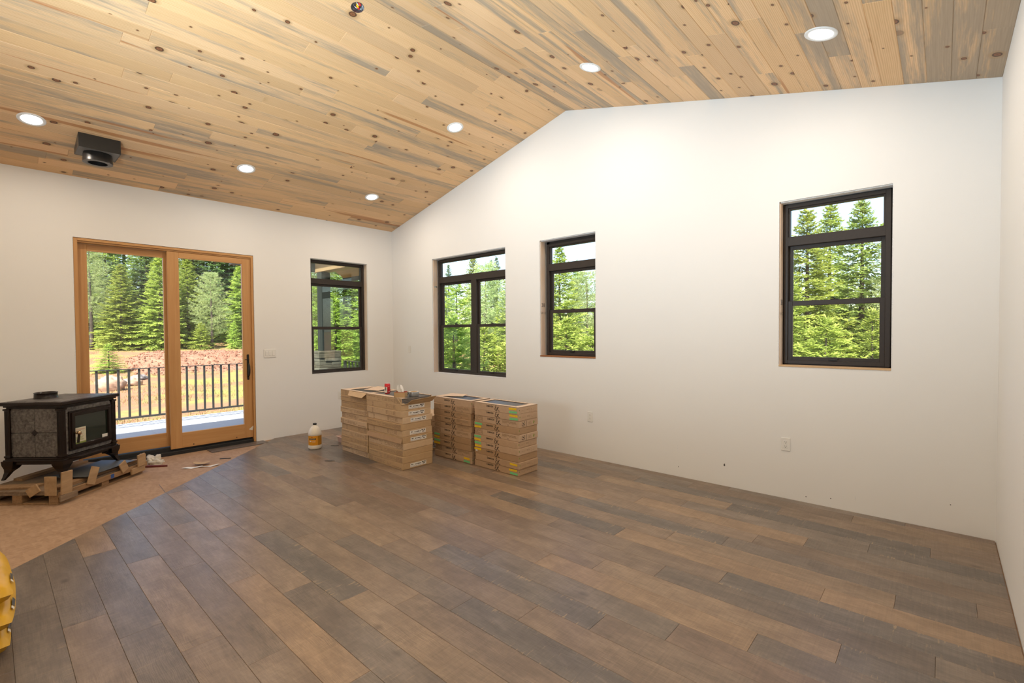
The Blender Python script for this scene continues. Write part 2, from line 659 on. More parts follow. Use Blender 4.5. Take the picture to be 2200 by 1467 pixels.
M = {}
M['wall'] = mat_wall()
M['plank'] = mat_plank()
M['pine'] = mat_pine()
M['osb'] = mat_osb()
M['glass'] = mat_glass()
M['lowe_glass'] = mat_glass('coated_window_glass', (0.80, 0.86, 0.78), 1.6)
M['frame'] = plain('bronze_window_frame', (0.034, 0.025, 0.020), 0.48, 0, 0.2, 60, 0, 0.35)
M['jamb'] = wood('raw_stud_wood', (0.74, 0.60, 0.48), (0.62, 0.45, 0.32), (30, 30, 2.0), 0.7)
M['sill_dark'] = wood('orange_stained_sill', (0.36, 0.15, 0.045), (0.24, 0.09, 0.03))
M['sill_pine'] = wood('bare_pine_strip', (0.68, 0.47, 0.27), (0.58, 0.38, 0.20))
M['fir'] = wood('varnished_fir_vertical', (0.60, 0.33, 0.13), (0.47, 0.225, 0.075), (30, 30, 1.6), 0.4, 1.0, 0.05)
M['fir_h'] = wood('varnished_fir_horizontal', (0.60, 0.33, 0.13), (0.47, 0.225, 0.075), (1.6, 30, 30), 0.4, 1.0, 0.05)
M['plaster'] = plain('torn_drywall_edge', (0.82, 0.80, 0.77), 0.9, 0, 0.3, 90)
M['black'] = plain('black_rubber_sill', (0.012, 0.012, 0.012), 0.6)
M['iron'] = plain('oil_rubbed_bronze', (0.030, 0.024, 0.020), 0.38, 0.6)
M['white_plastic'] = plain('white_plastic', (0.78, 0.76, 0.72), 0.35, 0, 0.03)
M['slot'] = plain('dark_slot', (0.05, 0.045, 0.04), 0.5)
M['trim_white'] = plain('white_light_trim', (0.82, 0.81, 0.79), 0.4, 0, 0.03)
M['led'] = mat_emit('led_diffuser', (1.0, 0.96, 0.9), 9.0)
M['black_metal'] = plain('black_painted_steel', (0.018, 0.017, 0.017), 0.32, 0.2, 0.2)
M['grey_inner'] = plain('grey_gasket', (0.20, 0.19, 0.175), 0.6)
M['galv'] = mat_speck('galvanised_steel', (0.30, 0.31, 0.32), (0.62, 0.64, 0.66), 60, 0.3, None, 0.9)
M['yellow'] = plain('yellow_plastic', (0.85, 0.55, 0.01), 0.4)
M['red'] = plain('red_plastic', (0.65, 0.03, 0.02), 0.4)
M['white_wire'] = plain('white_wire', (0.75, 0.74, 0.72), 0.4)
M['enamel'] = plain('dark_brown_enamel', (0.012, 0.006, 0.004), 0.26, 0.0, 0.3, 60, 0, 0.32, 0.05)
M['soapstone'] = mat_speck('grey_soapstone', (0.035, 0.032, 0.030), (0.19, 0.17, 0.155), 45, 0.45, None, 0, 0.1)
M['stove_glass'] = plain('dark_stove_glass', (0.012, 0.020, 0.014), 0.06, 0, 0.2, 10, 0, 0.8)
M['brass'] = plain('brass_knob', (0.50, 0.35, 0.20), 0.25, 0.9)
M['paper'] = plain('manual_paper', (0.60, 0.55, 0.40), 0.7, 0, 0.2, 40)
M['paper_white'] = plain('white_paper', (0.78, 0.76, 0.73), 0.8, 0, 0.06)
M['print_red'] = plain('red_print', (0.40, 0.05, 0.03), 0.7)
M['print_green'] = plain('green_print', (0.22, 0.26, 0.05), 0.7)
M['print_dark'] = plain('dark_print', (0.045, 0.03, 0.02), 0.75)
M['print_soft'] = plain('faded_print', (0.33, 0.215, 0.12), 0.8, 0, 0.25, 200)
M['carton'] = mat_carton('brown_cardboard', (0.55, 0.375, 0.215))
M['carton_b'] = mat_carton('reddish_cardboard', (0.48, 0.315, 0.19))
M['carton_pale'] = plain('pale_cardboard', (0.66, 0.50, 0.37), 0.8, 0, 0.08, 25, 0, 0.2)
M['carton_in'] = plain('torn_cardboard_edge', (0.60, 0.43, 0.25), 0.9, 0, 0.2, 80)
M['tape_y'] = plain('yellow_tape', (0.80, 0.52, 0.01), 0.5, 0, 0.15, 60)
M['tape_g'] = plain('green_tape', (0.17, 0.58, 0.24), 0.5, 0, 0.15, 60)
M['label'] = plain('white_label', (0.74, 0.70, 0.64), 0.6, 0, 0.04)
M['grey_plank'] = wood('grey_laminate', (0.13, 0.12, 0.115), (0.07, 0.064, 0.06), (3, 60, 60), 0.45)
M['plank_core'] = plain('plank_core_edge', (0.36, 0.30, 0.25), 0.7)
M['pallet'] = wood('pallet_wood', (0.36, 0.215, 0.105), (0.17, 0.09, 0.042), (3, 40, 40), 0.75)
M['pallet_grey'] = wood('weathered_pallet_wood', (0.26, 0.18, 0.115), (0.13, 0.085, 0.055), (3, 40, 40), 0.8)
M['ply'] = wood('plywood_scrap', (0.46, 0.30, 0.16), (0.31, 0.19, 0.095), (4, 30, 30), 0.75)
M['sheet'] = plain('dark_grey_sheet', (0.10, 0.105, 0.11), 0.55, 0.2)
M['blue_tape'] = plain('blue_tape', (0.02, 0.08, 0.28), 0.5)
M['jug'] = plain('translucent_white_plastic', (0.74, 0.68, 0.58), 0.35, 0, 0.05)
M['jug_label'] = plain('orange_label', (0.72, 0.30, 0.006), 0.45, 0, 0.06)
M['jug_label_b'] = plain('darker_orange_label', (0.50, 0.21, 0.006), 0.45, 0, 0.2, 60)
M['cloth'] = plain('off_white_rag', (0.62, 0.57, 0.48), 0.9, 0, 0.12)
M['tray'] = plain('pinkish_plastic_tray', (0.62, 0.42, 0.33), 0.45, 0, 0.06)
M['can'] = plain('red_can', (0.62, 0.03, 0.035), 0.25, 0.4, 0.1)
M['alu'] = plain('aluminium', (0.70, 0.70, 0.70), 0.25, 0.9, 0.05)
M['tape_silver'] = plain('silver_duct_tape', (0.30, 0.31, 0.32), 0.32, 0.5, 0.08)
M['bag'] = plain('yellow_plastic_bag', (0.66, 0.36, 0.008), 0.38, 0, 0.16, 9, 0.3)
M['bag_print'] = plain('dark_grey_bag_print', (0.07, 0.07, 0.075), 0.4, 0, 0.2)
M['bag_red'] = plain('orange_red_bag_print', (0.60, 0.14, 0.02), 0.4)
M['deck'] = plain('grey_deck_tile', (0.40, 0.41, 0.42), 0.7, 0, 0.06, 4)
M['rail'] = plain('charcoal_railing', (0.040, 0.041, 0.036), 0.5, 0.2, 0.1)
M['post'] = plain('charcoal_post', (0.020, 0.022, 0.023), 0.7)
M['siding'] = plain('pale_grey_board', (0.32, 0.33, 0.33), 0.7)
M['porch_wood'] = wood('porch_cedar', (0.42, 0.26, 0.15), (0.30, 0.18, 0.10), (2, 30, 30), 0.7)
M['ledge'] = mat_speck('ledge_stone', (0.09, 0.075, 0.062), (0.20, 0.165, 0.135), 9, 0.85, 0.9, 0, 0.3)
M['ground'] = mat_ground()
M['mound'] = mat_speck('red_dirt', (0.19, 0.08, 0.04), (0.38, 0.19, 0.11), 6, 0.95, None, 0, 0.6)
M['clod'] = mat_speck('dirt_clods', (0.13, 0.055, 0.028), (0.34, 0.17, 0.10), 5, 0.95)
M['boulder'] = mat_speck('pale_boulder', (0.30, 0.19, 0.12), (0.50, 0.34, 0.23), 3, 0.9, None, 0, 0.5)  # pale tan stone, two tones mottled by noise
M['grass'] = plain('dry_grass', (0.25, 0.25, 0.075), 0.9, 0, 0.45, 0.7)
M['bark'] = mat_speck('grey_bark', (0.05, 0.04, 0.032), (0.15, 0.12, 0.095), 14, 0.95, None, 0, 0.4)
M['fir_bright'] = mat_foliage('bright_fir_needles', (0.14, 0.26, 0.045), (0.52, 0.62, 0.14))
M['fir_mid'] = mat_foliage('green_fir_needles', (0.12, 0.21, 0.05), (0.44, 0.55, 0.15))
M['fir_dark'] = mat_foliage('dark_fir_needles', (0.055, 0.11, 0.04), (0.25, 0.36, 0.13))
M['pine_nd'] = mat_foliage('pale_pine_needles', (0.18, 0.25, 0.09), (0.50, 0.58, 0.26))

# ================================================================== structure: floor
PITCH_Y, Y0 = 0.1765, -1.33
TONE = {
    't': (0.275, 0.192, 0.126, 1), 'o': (0.295, 0.196, 0.120, 1), 'b': (0.208, 0.150, 0.108, 1),
    'm': (0.238, 0.169, 0.118, 1), 'r': (0.210, 0.144, 0.104, 1), 'd': (0.138, 0.120, 0.106, 0.0),
    'k': (0.165, 0.132, 0.108, 0.6), 'g': (0.190, 0.153, 0.123, 0.7)}
JOINT = {-8: 6.865, -7: 6.55, -6: 6.072, -5: 5.734, -4: 5.42, -3: 6.362, -2: 6.08, -1: 5.93, 0: 5.60, 1: 5.29, 2: 6.09, 3: 5.77,
         4: 6.72, 5: 6.40, 6: 6.08, 7: 5.76, 8: 5.437, 9: 5.11, 10: 4.85, 11: 4.59, 12: 4.256, 13: 3.91, 14: 4.75, 15: 4.415,
         16: 4.07, 17: 3.745, 18: 3.40}
SET = {-6: [(6.6, 'm'), (5.4, 'd')], -5: [(6.4, 'd'), (5.0, 't')], -4: [(6.0, 'g'), (7.0, 'd'), (4.8, 'b')], -3: [(5.7, 'o'), (6.9, 'g')],
       -2: [(5.5, 'm'), (6.7, 'b')], -1: [(5.3, 'd'), (6.6, 'k')], 0: [(6.2, 't'), (7.1, 'k'), (5.0, 'm')], 1: [(5.9, 'o'), (7.0, 'o'), (4.6, 'd')],
       2: [(5.4, 'b'), (6.8, 'd'), (4.2, 't')], 3: [(6.4, 'k'), (5.2, 'b')], 4: [(6.1, 't'), (7.1, 'd'), (4.8, 'm')], 5: [(5.8, 'o'), (6.9, 'g')],
       6: [(5.5, 'g'), (6.7, 'r'), (4.2, 'b')], 7: [(5.1, 'd'), (6.3, 'b'), (3.9, 'm')], 8: [(6.0, 'm'), (4.8, 'b'), (3.6, 't')],
       9: [(5.7, 'd'), (4.5, 'k'), (3.3, 'm')], 10: [(5.4, 'b'), (4.2, 'm'), (2.9, 'b')], 11: [(3.9, 'd'), (5.2, 't'), (2.7, 'm')],
       12: [(3.6, 'm'), (4.9, 'k'), (2.3, 'o')], 13: [(4.5, 'o'), (3.2, 'm'), (2.0, 'g')], 14: [(4.1, 'b'), (5.3, 'm'), (2.8, 'b')],
       15: [(3.8, 't'), (4.9, 'm'), (2.5, 'k')], 16: [(3.4, 'k'), (4.6, 'k'), (2.3, 'o')], 17: [(3.1, 'k'), (4.4, 'b')], 18: [(2.9, 'k'), (4.0, 'k')],
       19: [(3.2, 'k'), (4.4, 'k')]}

g = G()
g.box(-0.05, W + 0.05, YB - 0.05, 0.05, -0.12, -0.012)
floor = tag(g.build('floor', M['osb']), 'bare subfloor carrying the wood look laminate planks', 'floor', None, 'structure')
# seam between two subfloor sheets
g = G()
sa, sb = Vector((1.235, -3.60, -0.0115)), Vector((1.62, -3.622, -0.0115))
g.quad(sa + Vector((0, -0.002, 0)), sb + Vector((0, -0.002, 0)), sb + Vector((0, 0.002, 0)), sa + Vector((0, 0.002, 0)))
g.build('sheet_seam', M['slot'], floor)
rp = random.Random(5)
for row in range(-8, 29):
    ya, yb = Y0 - PITCH_Y * (row + 1), Y0 - PITCH_Y * row
    yb = min(yb, -0.002)
    ya = max(ya, YB)
    if yb - ya < 0.02:
        continue
    L = 1.283
    j = JOINT.get(row, 3.2 + rp.random() * 1.28)
    x = j - math.ceil((j + 0.01) / L) * L
    prev = None
    while x < W:
        a, b = max(x, 0.004), min(x + L, W - 0.006)
        x += L
        if b - a < 0.03:
            continue
        poly = [(a, ya), (b, ya), (b, yb), (a, yb)]
        poly = clip_poly(poly, 1, 1, 2.0) if row < 20 else clip_poly(poly, 1, 0, -2.86)
        if len(poly) < 3:
            continue
        cx = sum(p[0] for p in poly) / len(poly)
        cy = sum(p[1] for p in poly) / len(poly)
        ext = max(p[0] for p in poly) - min(p[0] for p in poly)
        if ext < 0.02:
            continue
        key = None
        for xm, k in SET.get(row, []):
            if a - 0.01 <= xm <= b + 0.01:
                key = k
        if key is None:
            key = rp.choice([q for q in 'tobmmbrdkgg' if q != prev])
        prev = key
        lp = inset([(p[0] - cx, p[1] - (ya + yb) / 2) for p in poly], 0.0004)
        gg = G()
        gg.prism(lp, -0.0115, 0.0, None, 0.0012)
        o = gg.build('plank', M['plank'], floor, (cx, (ya + yb) / 2, 0))
        t = TONE[key]
        v = 0.98 + rp.random() * 0.16
        o.color = tuple((0.78 * t[q] + 0.22 * (0.205, 0.150, 0.109)[q]) * v for q in range(3)) + (t[3],)

# ================================================================== structure: walls
W4 = (5.9825, 6.7691, 1.1712, 2.6257)
W3 = (3.2633, 4.0848, 1.1769, 2.6454)
W2 = (1.0959, 2.6667, 0.8626, 2.6426)
W1 = (-1.4375, -0.4867, 0.8696, 2.6269)
DR = (-4.0762, -2.2394, 0.0, 2.569)


def wall_cells(u0, u1, z0, z1, ops):
    us = sorted({u0, u1} | {o[0] for o in ops} | {o[1] for o in ops})
    zs = sorted({z0, z1} | {max(z0, o[2]) for o in ops} | {o[3] for o in ops})
    nu, nz = len(us) - 1, len(zs) - 1

    def solid(i, k):
        if not (0 <= i < nu and 0 <= k < nz):
            return False
        uc, zc = (us[i] + us[i + 1]) / 2, (zs[k] + zs[k + 1]) / 2
        return not any(o[0] < uc < o[1] and o[2] < zc < o[3] for o in ops)
    g = G()
    for i in range(nu):
        for k in range(nz):
            if not solid(i, k):
                continue
            a, b, c, d = us[i], us[i + 1], zs[k], zs[k + 1]
            g.quad((a, 0, c), (b, 0, c), (b, 0, d), (a, 0, d))
            g.quad((b, WT, c), (a, WT, c), (a, WT, d), (b, WT, d))
            if not solid(i - 1, k):
                g.quad((a, WT, c), (a, 0, c), (a, 0, d), (a, WT, d))
            if not solid(i + 1, k):
                g.quad((b, 0, c), (b, WT, c), (b, WT, d), (b, 0, d))
            if not solid(i, k - 1):
                g.quad((a, WT, c), (b, WT, c), (b, 0, c), (a, 0, c))
            if not solid(i, k + 1):
                g.quad((a, 0, d), (b, 0, d), (b, WT, d), (a, WT, d))
    return g


g = wall_cells(-WT, W + WT, -0.12, E, [W2, W3, W4])
TOPX = 0.06
g.add([(-WT, 0, E), (W + WT, 0, E), (W + WT, 0, E + TOPX), (XR, 0, ZR + TOPX), (-WT, 0, E + TOPX),
       (-WT, WT, E), (W + WT, WT, E), (W + WT, WT, E + TOPX), (XR, WT, ZR + TOPX), (-WT, WT, E + TOPX)],
      [(0, 1, 2, 3, 4), (9, 8, 7, 6, 5), (2, 7, 8, 3), (3, 8, 9, 4)])
wall_back = tag(g.build('wall_back', M['wall']), 'tall white gable wall with three window openings', 'wall', None, 'structure')
g = wall_cells(YB, -0.0005, -0.12, E + 0.03, [W1, (DR[0], DR[1], -0.12, DR[3])])
wall_left = tag(g.build('wall_left', M['wall'], None, (0, 0, 0), (0, 0, PI / 2)), 'white side wall holding the wood sliding door', 'wall', None, 'structure')
g = G()
g.box(W, W + WT, YB, -0.0005, -0.12, E + 0.03)
wall_right = tag(g.build('wall_right', M['wall']), 'plain white side wall without openings', 'wall', None, 'structure')
g = wall_cells(-WT, W + WT, -0.12, E, [])
g.add([(-WT, 0, E), (W + WT, 0, E), (W + WT, 0, E + TOPX), (XR, 0, ZR + TOPX), (-WT, 0, E + TOPX)], [(0, 1, 2, 3, 4), (4, 3, 2, 1, 0)])
wall_front = tag(g.build('wall_front', M['wall'], None, (W, YB, 0), (0, 0, PI)), 'plain white end wall facing the gable windows', 'wall', None, 'structure')


def ragged(op, parent, seed, sides='LRTB'):
    """torn drywall paper around an unfinished opening, on the room face (local y = 0)"""
    r = random.Random(seed)
    u0, u1, z0, z1 = op
    g = G()

    def strip(p, q, nx, nz):
        n = max(4, int((Vector(q) - Vector(p)).length / 0.03))
        prev = None
        for i in range(n + 1):
            t = i / n
            b = (p[0] + (q[0] - p[0]) * t, p[1] + (q[1] - p[1]) * t)
            wd = 0.003 + 0.007 * r.random() ** 2.5 + 0.003 * math.sin(i * 0.7 + seed)
            wd = max(0.0015, wd)
            cur = ((b[0], -0.0015, b[1]), (b[0] + nx * wd, -0.0005, b[1] + nz * wd))
            if prev:
                g.quad(prev[0], cur[0], cur[1], prev[1])
            prev = cur
    if 'L' in sides:
        strip((u0, z0), (u0, z1), -1, 0)
    if 'R' in sides:
        strip((u1, z0), (u1, z1), 1, 0)
    if 'T' in sides:
        strip((u0, z1), (u1, z1), 0, 1)
    if 'B' in sides:
        strip((u0, z0), (u1, z0), 0, -1)
    return g.build('torn_drywall_edge', M['plaster'], parent)


for i, (op, wl) in enumerate(((W2, wall_back), (W3, wall_back), (W4, wall_back), (W1, wall_left))):
    ragged(op, wl, i + 1)
ragged(DR, wall_left, 9, 'LRT')

# scuffs and dents low on the gable wall
sc = random.Random(3)
for (x, z, w_, h_) in ((5.06, 0.30, .012, .10), (5.07, 0.10, .01, .015), (5.52, 0.20, .018, .035), (3.92, 0.28, .006, .09), (4.12, 0.2, .005, .07), (6.55, .12, .01, .06), (6.2, .05, .012, .012), (6.38, .075, .01, .012), (7.12, .2, .01, .01)):
    g = G()
    n = 7
    pts = [(x + w_ * math.cos(2 * PI * k / n) * (0.4 + sc.random() * .6) * .5, -0.0012, z + h_ * math.sin(2 * PI * k / n) * (0.5 + sc.random() * .5) * .5) for k in range(n)]
    g.add(pts, [tuple(range(n))])
    g.build('scuff_mark', M['slot'] if h_ < .05 else M['plaster'], wall_back)

# ================================================================== structure: ceiling
g = G()
OV, TH, GAP = 0.95, 0.25, 0.08
yl, yh = YB - 0.4, 0.55
for sgn in (0, 1):
    xs = (-OV, XR) if sgn == 0 else (XR, W + OV)
    vs = []
    for y in (yl, yh):
        for x in xs:
            zc = E + SL * x if sgn == 0 else ZR - SL * (x - XR)
            vs += [(x, y, zc + GAP), (x, y, zc + GAP + TH)]
    g.add(vs, [(0, 4, 6, 2), (1, 3, 7, 5), (0, 2, 3, 1), (4, 5, 7, 6), (0, 1, 5, 4), (2, 6, 7, 3)])
ceiling = tag(g.build('ceiling', M['siding']), 'vaulted ceiling clad in knotty pine boards', 'ceiling', None, 'structure')
NR = 28
RW = XR / NR * math.sqrt(1 + SL * SL)
cs = math.sqrt(1 + SL * SL)
JB = Vector((3.5467, -2.677))          # open electrical box, on a joint between two rows
JR = 0.052
rc = random.Random(21)
for side in (0, 1):
    if side == 0:
        ez = Vector((SL, 0, -1)) / cs
        ey = Vector((1, 0, SL)) / cs
        org = Vector((0, 0, E))
    else:
        ez = Vector((-SL, 0, -1)) / cs
        ey = Vector((1, 0, -SL)) / cs
        org = Vector((XR, 0, ZR))
    ex = Vector((0, 1, 0))
    R4 = Matrix((ex, ey, ez)).transposed().to_4x4()
    for r_ in range(NR):
        y = 0.0 - 0.0
        first = True
        notch = side == 0 and r_ in (26, 27)
        while y > YB + 0.01:
            ln = rc.choice((0.9, 1.3, 1.8, 2.3, 2.9, 3.5)) * (0.85 + 0.3 * rc.random())
            if first:
                ln *= 0.35 + 0.65 * rc.random()
                first = False
            y2 = y - ln
            if notch and y > JB.y - 0.2 and y2 < JB.y + 0.2 and y2 > JB.y - 0.2:
                y2 = JB.y - 0.6
            if notch and y2 > JB.y - 0.3 and y2 < JB.y + 0.3:
                y2 = JB.y - 0.5
            if y2 < YB + 0.5:
                y2 = YB
            yc = (y + y2) / 2
            hl, hw = (y - y2) / 2, RW / 2
            gg = G()
            if notch and y > JB.y > y2:
                px = JB.y - yc
                arc = []
                for k in range(13):
                    a = PI * k / 12
                    arc.append((px + JR * math.cos(a), JR * math.sin(a)))
                if r_ == 26:        # notch in the upper long edge
                    poly = [(-hl, -hw), (hl, -hw), (hl, hw)] + [(p[0], hw - p[1]) for p in arc] + [(-hl, hw)]
                else:
                    poly = [(hl, hw), (-hl, hw), (-hl, -hw)] + [(p[0], -hw + p[1]) for p in reversed(arc)] + [(hl, -hw)]
                gg.prism(poly, -0.018, 0.0)
            else:
                gg.prism([(-hl, -hw), (hl, -hw), (hl, hw), (-hl, hw)], -0.018, 0.0, None, 0.0032)
            o = gg.build('board', M['pine'], ceiling)
            o.matrix_local = Matrix.Translation(org + ey * (RW * (r_ + 0.5)) + ex * yc) @ R4
            v = 0.84 + rc.random() * 0.20
            wv_ = rc.random()
            al = 0.36 + 0.56 * rc.random() if side == 0 else 0.15 + 0.65 * rc.random()
            if side == 1 and r_ >= 24:
                al = 0.12 + 0.2 * rc.random()
            o.color = (v, v * (0.97 + 0.03 * wv_), v * (0.90 + 0.12 * wv_), al)
            y = y2


def on_ceiling(x, y, drop=0.0):
    """matrix with local +Z pointing into the room, at the board face"""
    if x <= XR:
        n, e = Vector((SL, 0, -1)) / cs, Vector((1, 0, SL)) / cs
        z = E + SL * x
    else:
        n, e = Vector((-SL, 0, -1)) / cs, Vector((1, 0, -SL)) / cs
        z = ZR - SL * (x - XR)
    R = Matrix((Vector((0, 1, 0)), e, n)).transposed().to_4x4()
    return Matrix.Translation(Vector((x, y, z)) + n * drop) @ R


# ================================================================== windows


def ring(g, u0, u1, z0, z1, wl, wr, wb_, wt, d0, d1, c=0.003):
    g.cbox(u0, u0 + wl, d0, d1, z0, z1, c)
    g.cbox(u1 - wr, u1, d0, d1, z0, z1, c)
    g.cbox(u0 + wl - c, u1 - wr + c, d0 + 0.0005, d1, z0, z0 + wb_, c)
    g.cbox(u0 + wl - c, u1 - wr + c, d0 + 0.0005, d1, z1 - wt, z1, c)


def make_window(name, label, op, rotz, fr, units, zt, zm, zb_glass, glass='glass'):
    """fr = frame u0,u1,z0,z1 ; units = list of (u0,u1) double-hung units ; zt = transom glass z-range and head of the lower sash"""
    root = thing(name, label, 'window', (0, 0, 0), rotz, None, 'structure')
    f0, f1, b0, b1 = fr
    D = 0.095
    g = G()
    ring(g, f0, f1, b0, b1, 0.036, 0.036, 0.034, 0.034, D, D + 0.075)
    ring(g, f0 + 0.030, f1 - 0.030, zt[0] - 0.014, b1 - 0.028, 0.02, 0.02, 0.014, 0.018, D + 0.014, D + 0.06, 0.002)
    g.cbox(f0 + 0.03, f1 - 0.03, D + 0.002, D + 0.075, zt[2], zt[0], 0.003)
    if len(units) == 2:
        g.cbox(units[0][1], units[1][0], D + 0.001, D + 0.075, b0 + 0.03, zt[2] + 0.004, 0.003)
    # outer trim behind the opening edges
    g.box(op[0] - 0.02, f0 + 0.01, D + 0.05, D + 0.06, op[2] - 0.02, op[3] + 0.02)
    g.box(f1 - 0.01, op[1] + 0.02, D + 0.05, D + 0.06, op[2] - 0.02, op[3] + 0.02)
    g.box(op[0], op[1], D + 0.05, D + 0.06, op[2] - 0.02, b0 + 0.01)
    g.box(op[0], op[1], D + 0.05, D + 0.06, b1 - 0.01, op[3] + 0.02)
    g.build('frame', M['frame'], root)
    g = G()
    g.box(f0 + 0.04, f1 - 0.04, D + 0.040, D + 0.045, zt[0] - 0.003, b1 - 0.04)
    g.build('pane', M[glass], root)
    for (ua, ub) in units:
        # upper sash sits further out, lower sash in front of it
        g = G()
        ring(g, ua, ub, zm - 0.01, zt[2] + 0.004, 0.032, 0.032, 0.034, 0.036, D + 0.042, D + 0.066, 0.002)
        us = g.build('upper_sash', M['frame'], root)
        g = G()
        g.box(ua + 0.026, ub - 0.026, D + 0.052, D + 0.056, zm + 0.01, zt[2] - 0.026)
        g.build('pane', M[glass], us)
        g = G()
        ring(g, ua, ub, b0 + 0.020, zm + 0.026, 0.036, 0.036, 0.044, 0.044, D + 0.010, D + 0.038, 0.003)
        ls = g.build('lower_sash', M['frame'], root)
        g = G()
        g.box(ua + 0.03, ub - 0.03, D + 0.022, D + 0.026, b0 + 0.055, zm - 0.012)
        g.build('pane', M[glass], ls)
        uc = (ua + ub) / 2
        g = G()
        g.cbox(uc - 0.028, uc + 0.028, D + 0.014, D + 0.036, zm + 0.026, zm + 0.032, 0.002)
        g.tube([(uc + 0.004, D + 0.024, zm + 0.032), (uc - 0.002, D + 0.022, zm + 0.040), (uc - 0.026, D + 0.020, zm + 0.040)], [0.006, 0.006, 0.004])
        g.build('sash_lock', M['iron'], ls)
        g = G()
        g.cbox(uc - 0.035, uc + 0.035, D - 0.004, D + 0.012, b0 + 0.050, b0 + 0.057, 0.002)
        g.cbox(uc - 0.030, uc + 0.030, D - 0.004, D - 0.001, b0 + 0.042, b0 + 0.053, 0.001)
        g.build('sash_lift', M['iron'], ls)
    return root


def jamb(root, op, side, d0=0.016, d1=0.094, t=0.010, mat='jamb'):
    g = G()
    u0, u1, z0, z1 = op
    if side == 'L':
        g.cbox(u0, u0 + t, d0, d1, z0, z1, 0.001)
    elif side == 'R':
        g.cbox(u1 - t, u1, d0, d1, z0, z1, 0.001)
    elif side == 'T':
        g.cbox(u0, u1, d0, d1, z1 - t, z1, 0.001)
    return g.build('jamb', M[mat], root)


w4 = make_window('window_4', 'lone dark framed window with a bare pine sill strip', W4, 0, (5.996, 6.756, 1.192, 2.612), [(6.032, 6.722)], (2.325, 2.56, 2.243), 1.727, 1.235)
jamb(w4, W4, 'L')
jamb(w4, W4, 'T', mat='plaster', t=0.008)
g = G()
g.cbox(W4[0], W4[1], -0.004, 0.097, W4[2] - 0.001, W4[2] + 0.014, 0.002)
g.build('sill', M['sill_pine'], w4)
w3 = make_window('window_3', 'narrow dark framed window with an orange stained sill strip', W3, 0, (3.300, 4.066, 1.196, 2.604), [(3.338, 4.030)], (2.352, 2.571, 2.262), 1.743, 1.24)
jamb(w3, W3, 'L')
jamb(w3, W3, 'T', mat='plaster', t=0.008)
g = G()
g.cbox(W3[0], W3[1], -0.006, 0.097, W3[2] - 0.001, W3[2] + 0.016, 0.002)
g.build('sill', M['sill_dark'], w3)
w2 = make_window('window_2', 'wide dark framed double window under one transom', W2, 0, (1.120, 2.640, 0.860, 2.627), [(1.172, 1.880), (1.990, 2.606)], (2.360, 2.593, 2.262), 1.585, 0.934)
jamb(w2, W2, 'L')
jamb(w2, W2, 'T', mat='plaster', t=0.008)
g = G()
g.cbox(W2[0] + 0.010, W2[0] + 0.0115, 0.03, 0.085, 2.20, 2.225, 0.0005)
g.build('strap_tie', M['galv'], w2)
w1 = make_window('window_1', 'dark framed window looking out to the porch pillar', W1, PI / 2, (-1.425, -0.492, 0.862, 2.618), [(-1.387, -0.530)], (2.338, 2.57, 2.255), 1.568, 0.925, 'lowe_glass')
jamb(w1, W1, 'R', t=0.004)
jamb(w1, W1, 'T', mat='plaster', t=0.006)


def pencil(root, body, x, y, z, size):
    v, f = text_geo(body, size)
    g = G()
    g.add(v, f, Matrix.Translation((x, y, z)) @ Matrix(((0, 0, 1, 0), (1, 0, 0, 0), (0, 1, 0, 0), (0, 0, 0, 1))))
    return g.build('pencil_mark', M['slot'], root)


for rt_, op_, zz in ((w3, W3, 1.83), (w4, W4, 1.74)):
    pencil(rt_, '38', op_[0] + 0.0108, 0.052, zz, 0.07)
    pencil(rt_, '54 1/2', op_[0] + 0.0108, 0.055, zz - 0.10, 0.04)

# ================================================================== sliding door
door = thing('door_1', 'varnished fir sliding glass door beside the stove', 'door', (0, 0, 0), PI / 2, None, 'structure')
u0, u1, z1 = DR[0], DR[1], DR[3]
g = G()
g.cbox(u0 + 0.002, u0 + 0.036, 0.004, 0.15, 0.0, z1 - 0.003, 0.002)
g.cbox(u1 - 0.030, u1 - 0.002, 0.004, 0.15, 0.0, z1 - 0.003, 0.002)
g.build('side_jamb', M['fir'], door)
g = G()
g.cbox(u0 + 0.034, u1 - 0.028, 0.004, 0.15, z1 - 0.032, z1 - 0.003, 0.002)
g.cbox(u0 + 0.034, u1 - 0.028, 0.02, 0.15, z1 - 0.050, z1 - 0.030, 0.002)
g.build('head_jamb', M['fir_h'], door)
g = G()
g.cbox(u0 + 0.002, u1 - 0.002, 0.02, 0.16, -0.012, 0.035, 0.004)
g.cbox(u0 + 0.002, u1 - 0.002, 0.055, 0.16, 0.03, 0.085, 0.004)
g.build('threshold', M['black'], door)


def door_panel(name, a, b, z0, z1_, gl, d0, d1):
    """gl = glass u0,u1,z0,z1"""
    g = G()
    g.cbox(a, gl[0], d0, d1, z0, z1_, 0.003)
    g.cbox(gl[1], b, d0, d1, z0, z1_, 0.003)
    p = g.build(name, M['fir'], door)
    g = G()
    g.cbox(gl[0] - 0.002, gl[1] + 0.002, d0 + 0.0006, d1, z0, gl[2], 0.003)
    g.cbox(gl[0] - 0.002, gl[1] + 0.002, d0 + 0.0006, d1, gl[3], z1_, 0.003)
    g.build('rail', M['fir_h'], p)
    g = G()
    g.box(gl[0] - 0.004, gl[1] + 0.004, (d0 + d1) / 2, (d0 + d1) / 2 + 0.005, gl[2] - 0.004, gl[3] + 0.004)
    g.build('pane', M['glass'], p)
    return p


fixed = door_panel('fixed_panel', u0 + 0.036, -3.185, 0.095, z1 - 0.055, (-3.955, -3.25, 0.268, 2.44), 0.085, 0.125)
slide = door_panel('sliding_panel', -3.222, u1 - 0.030, 0.062, z1 - 0.052, (-3.10, -2.378, 0.252, 2.446), 0.025, 0.068)
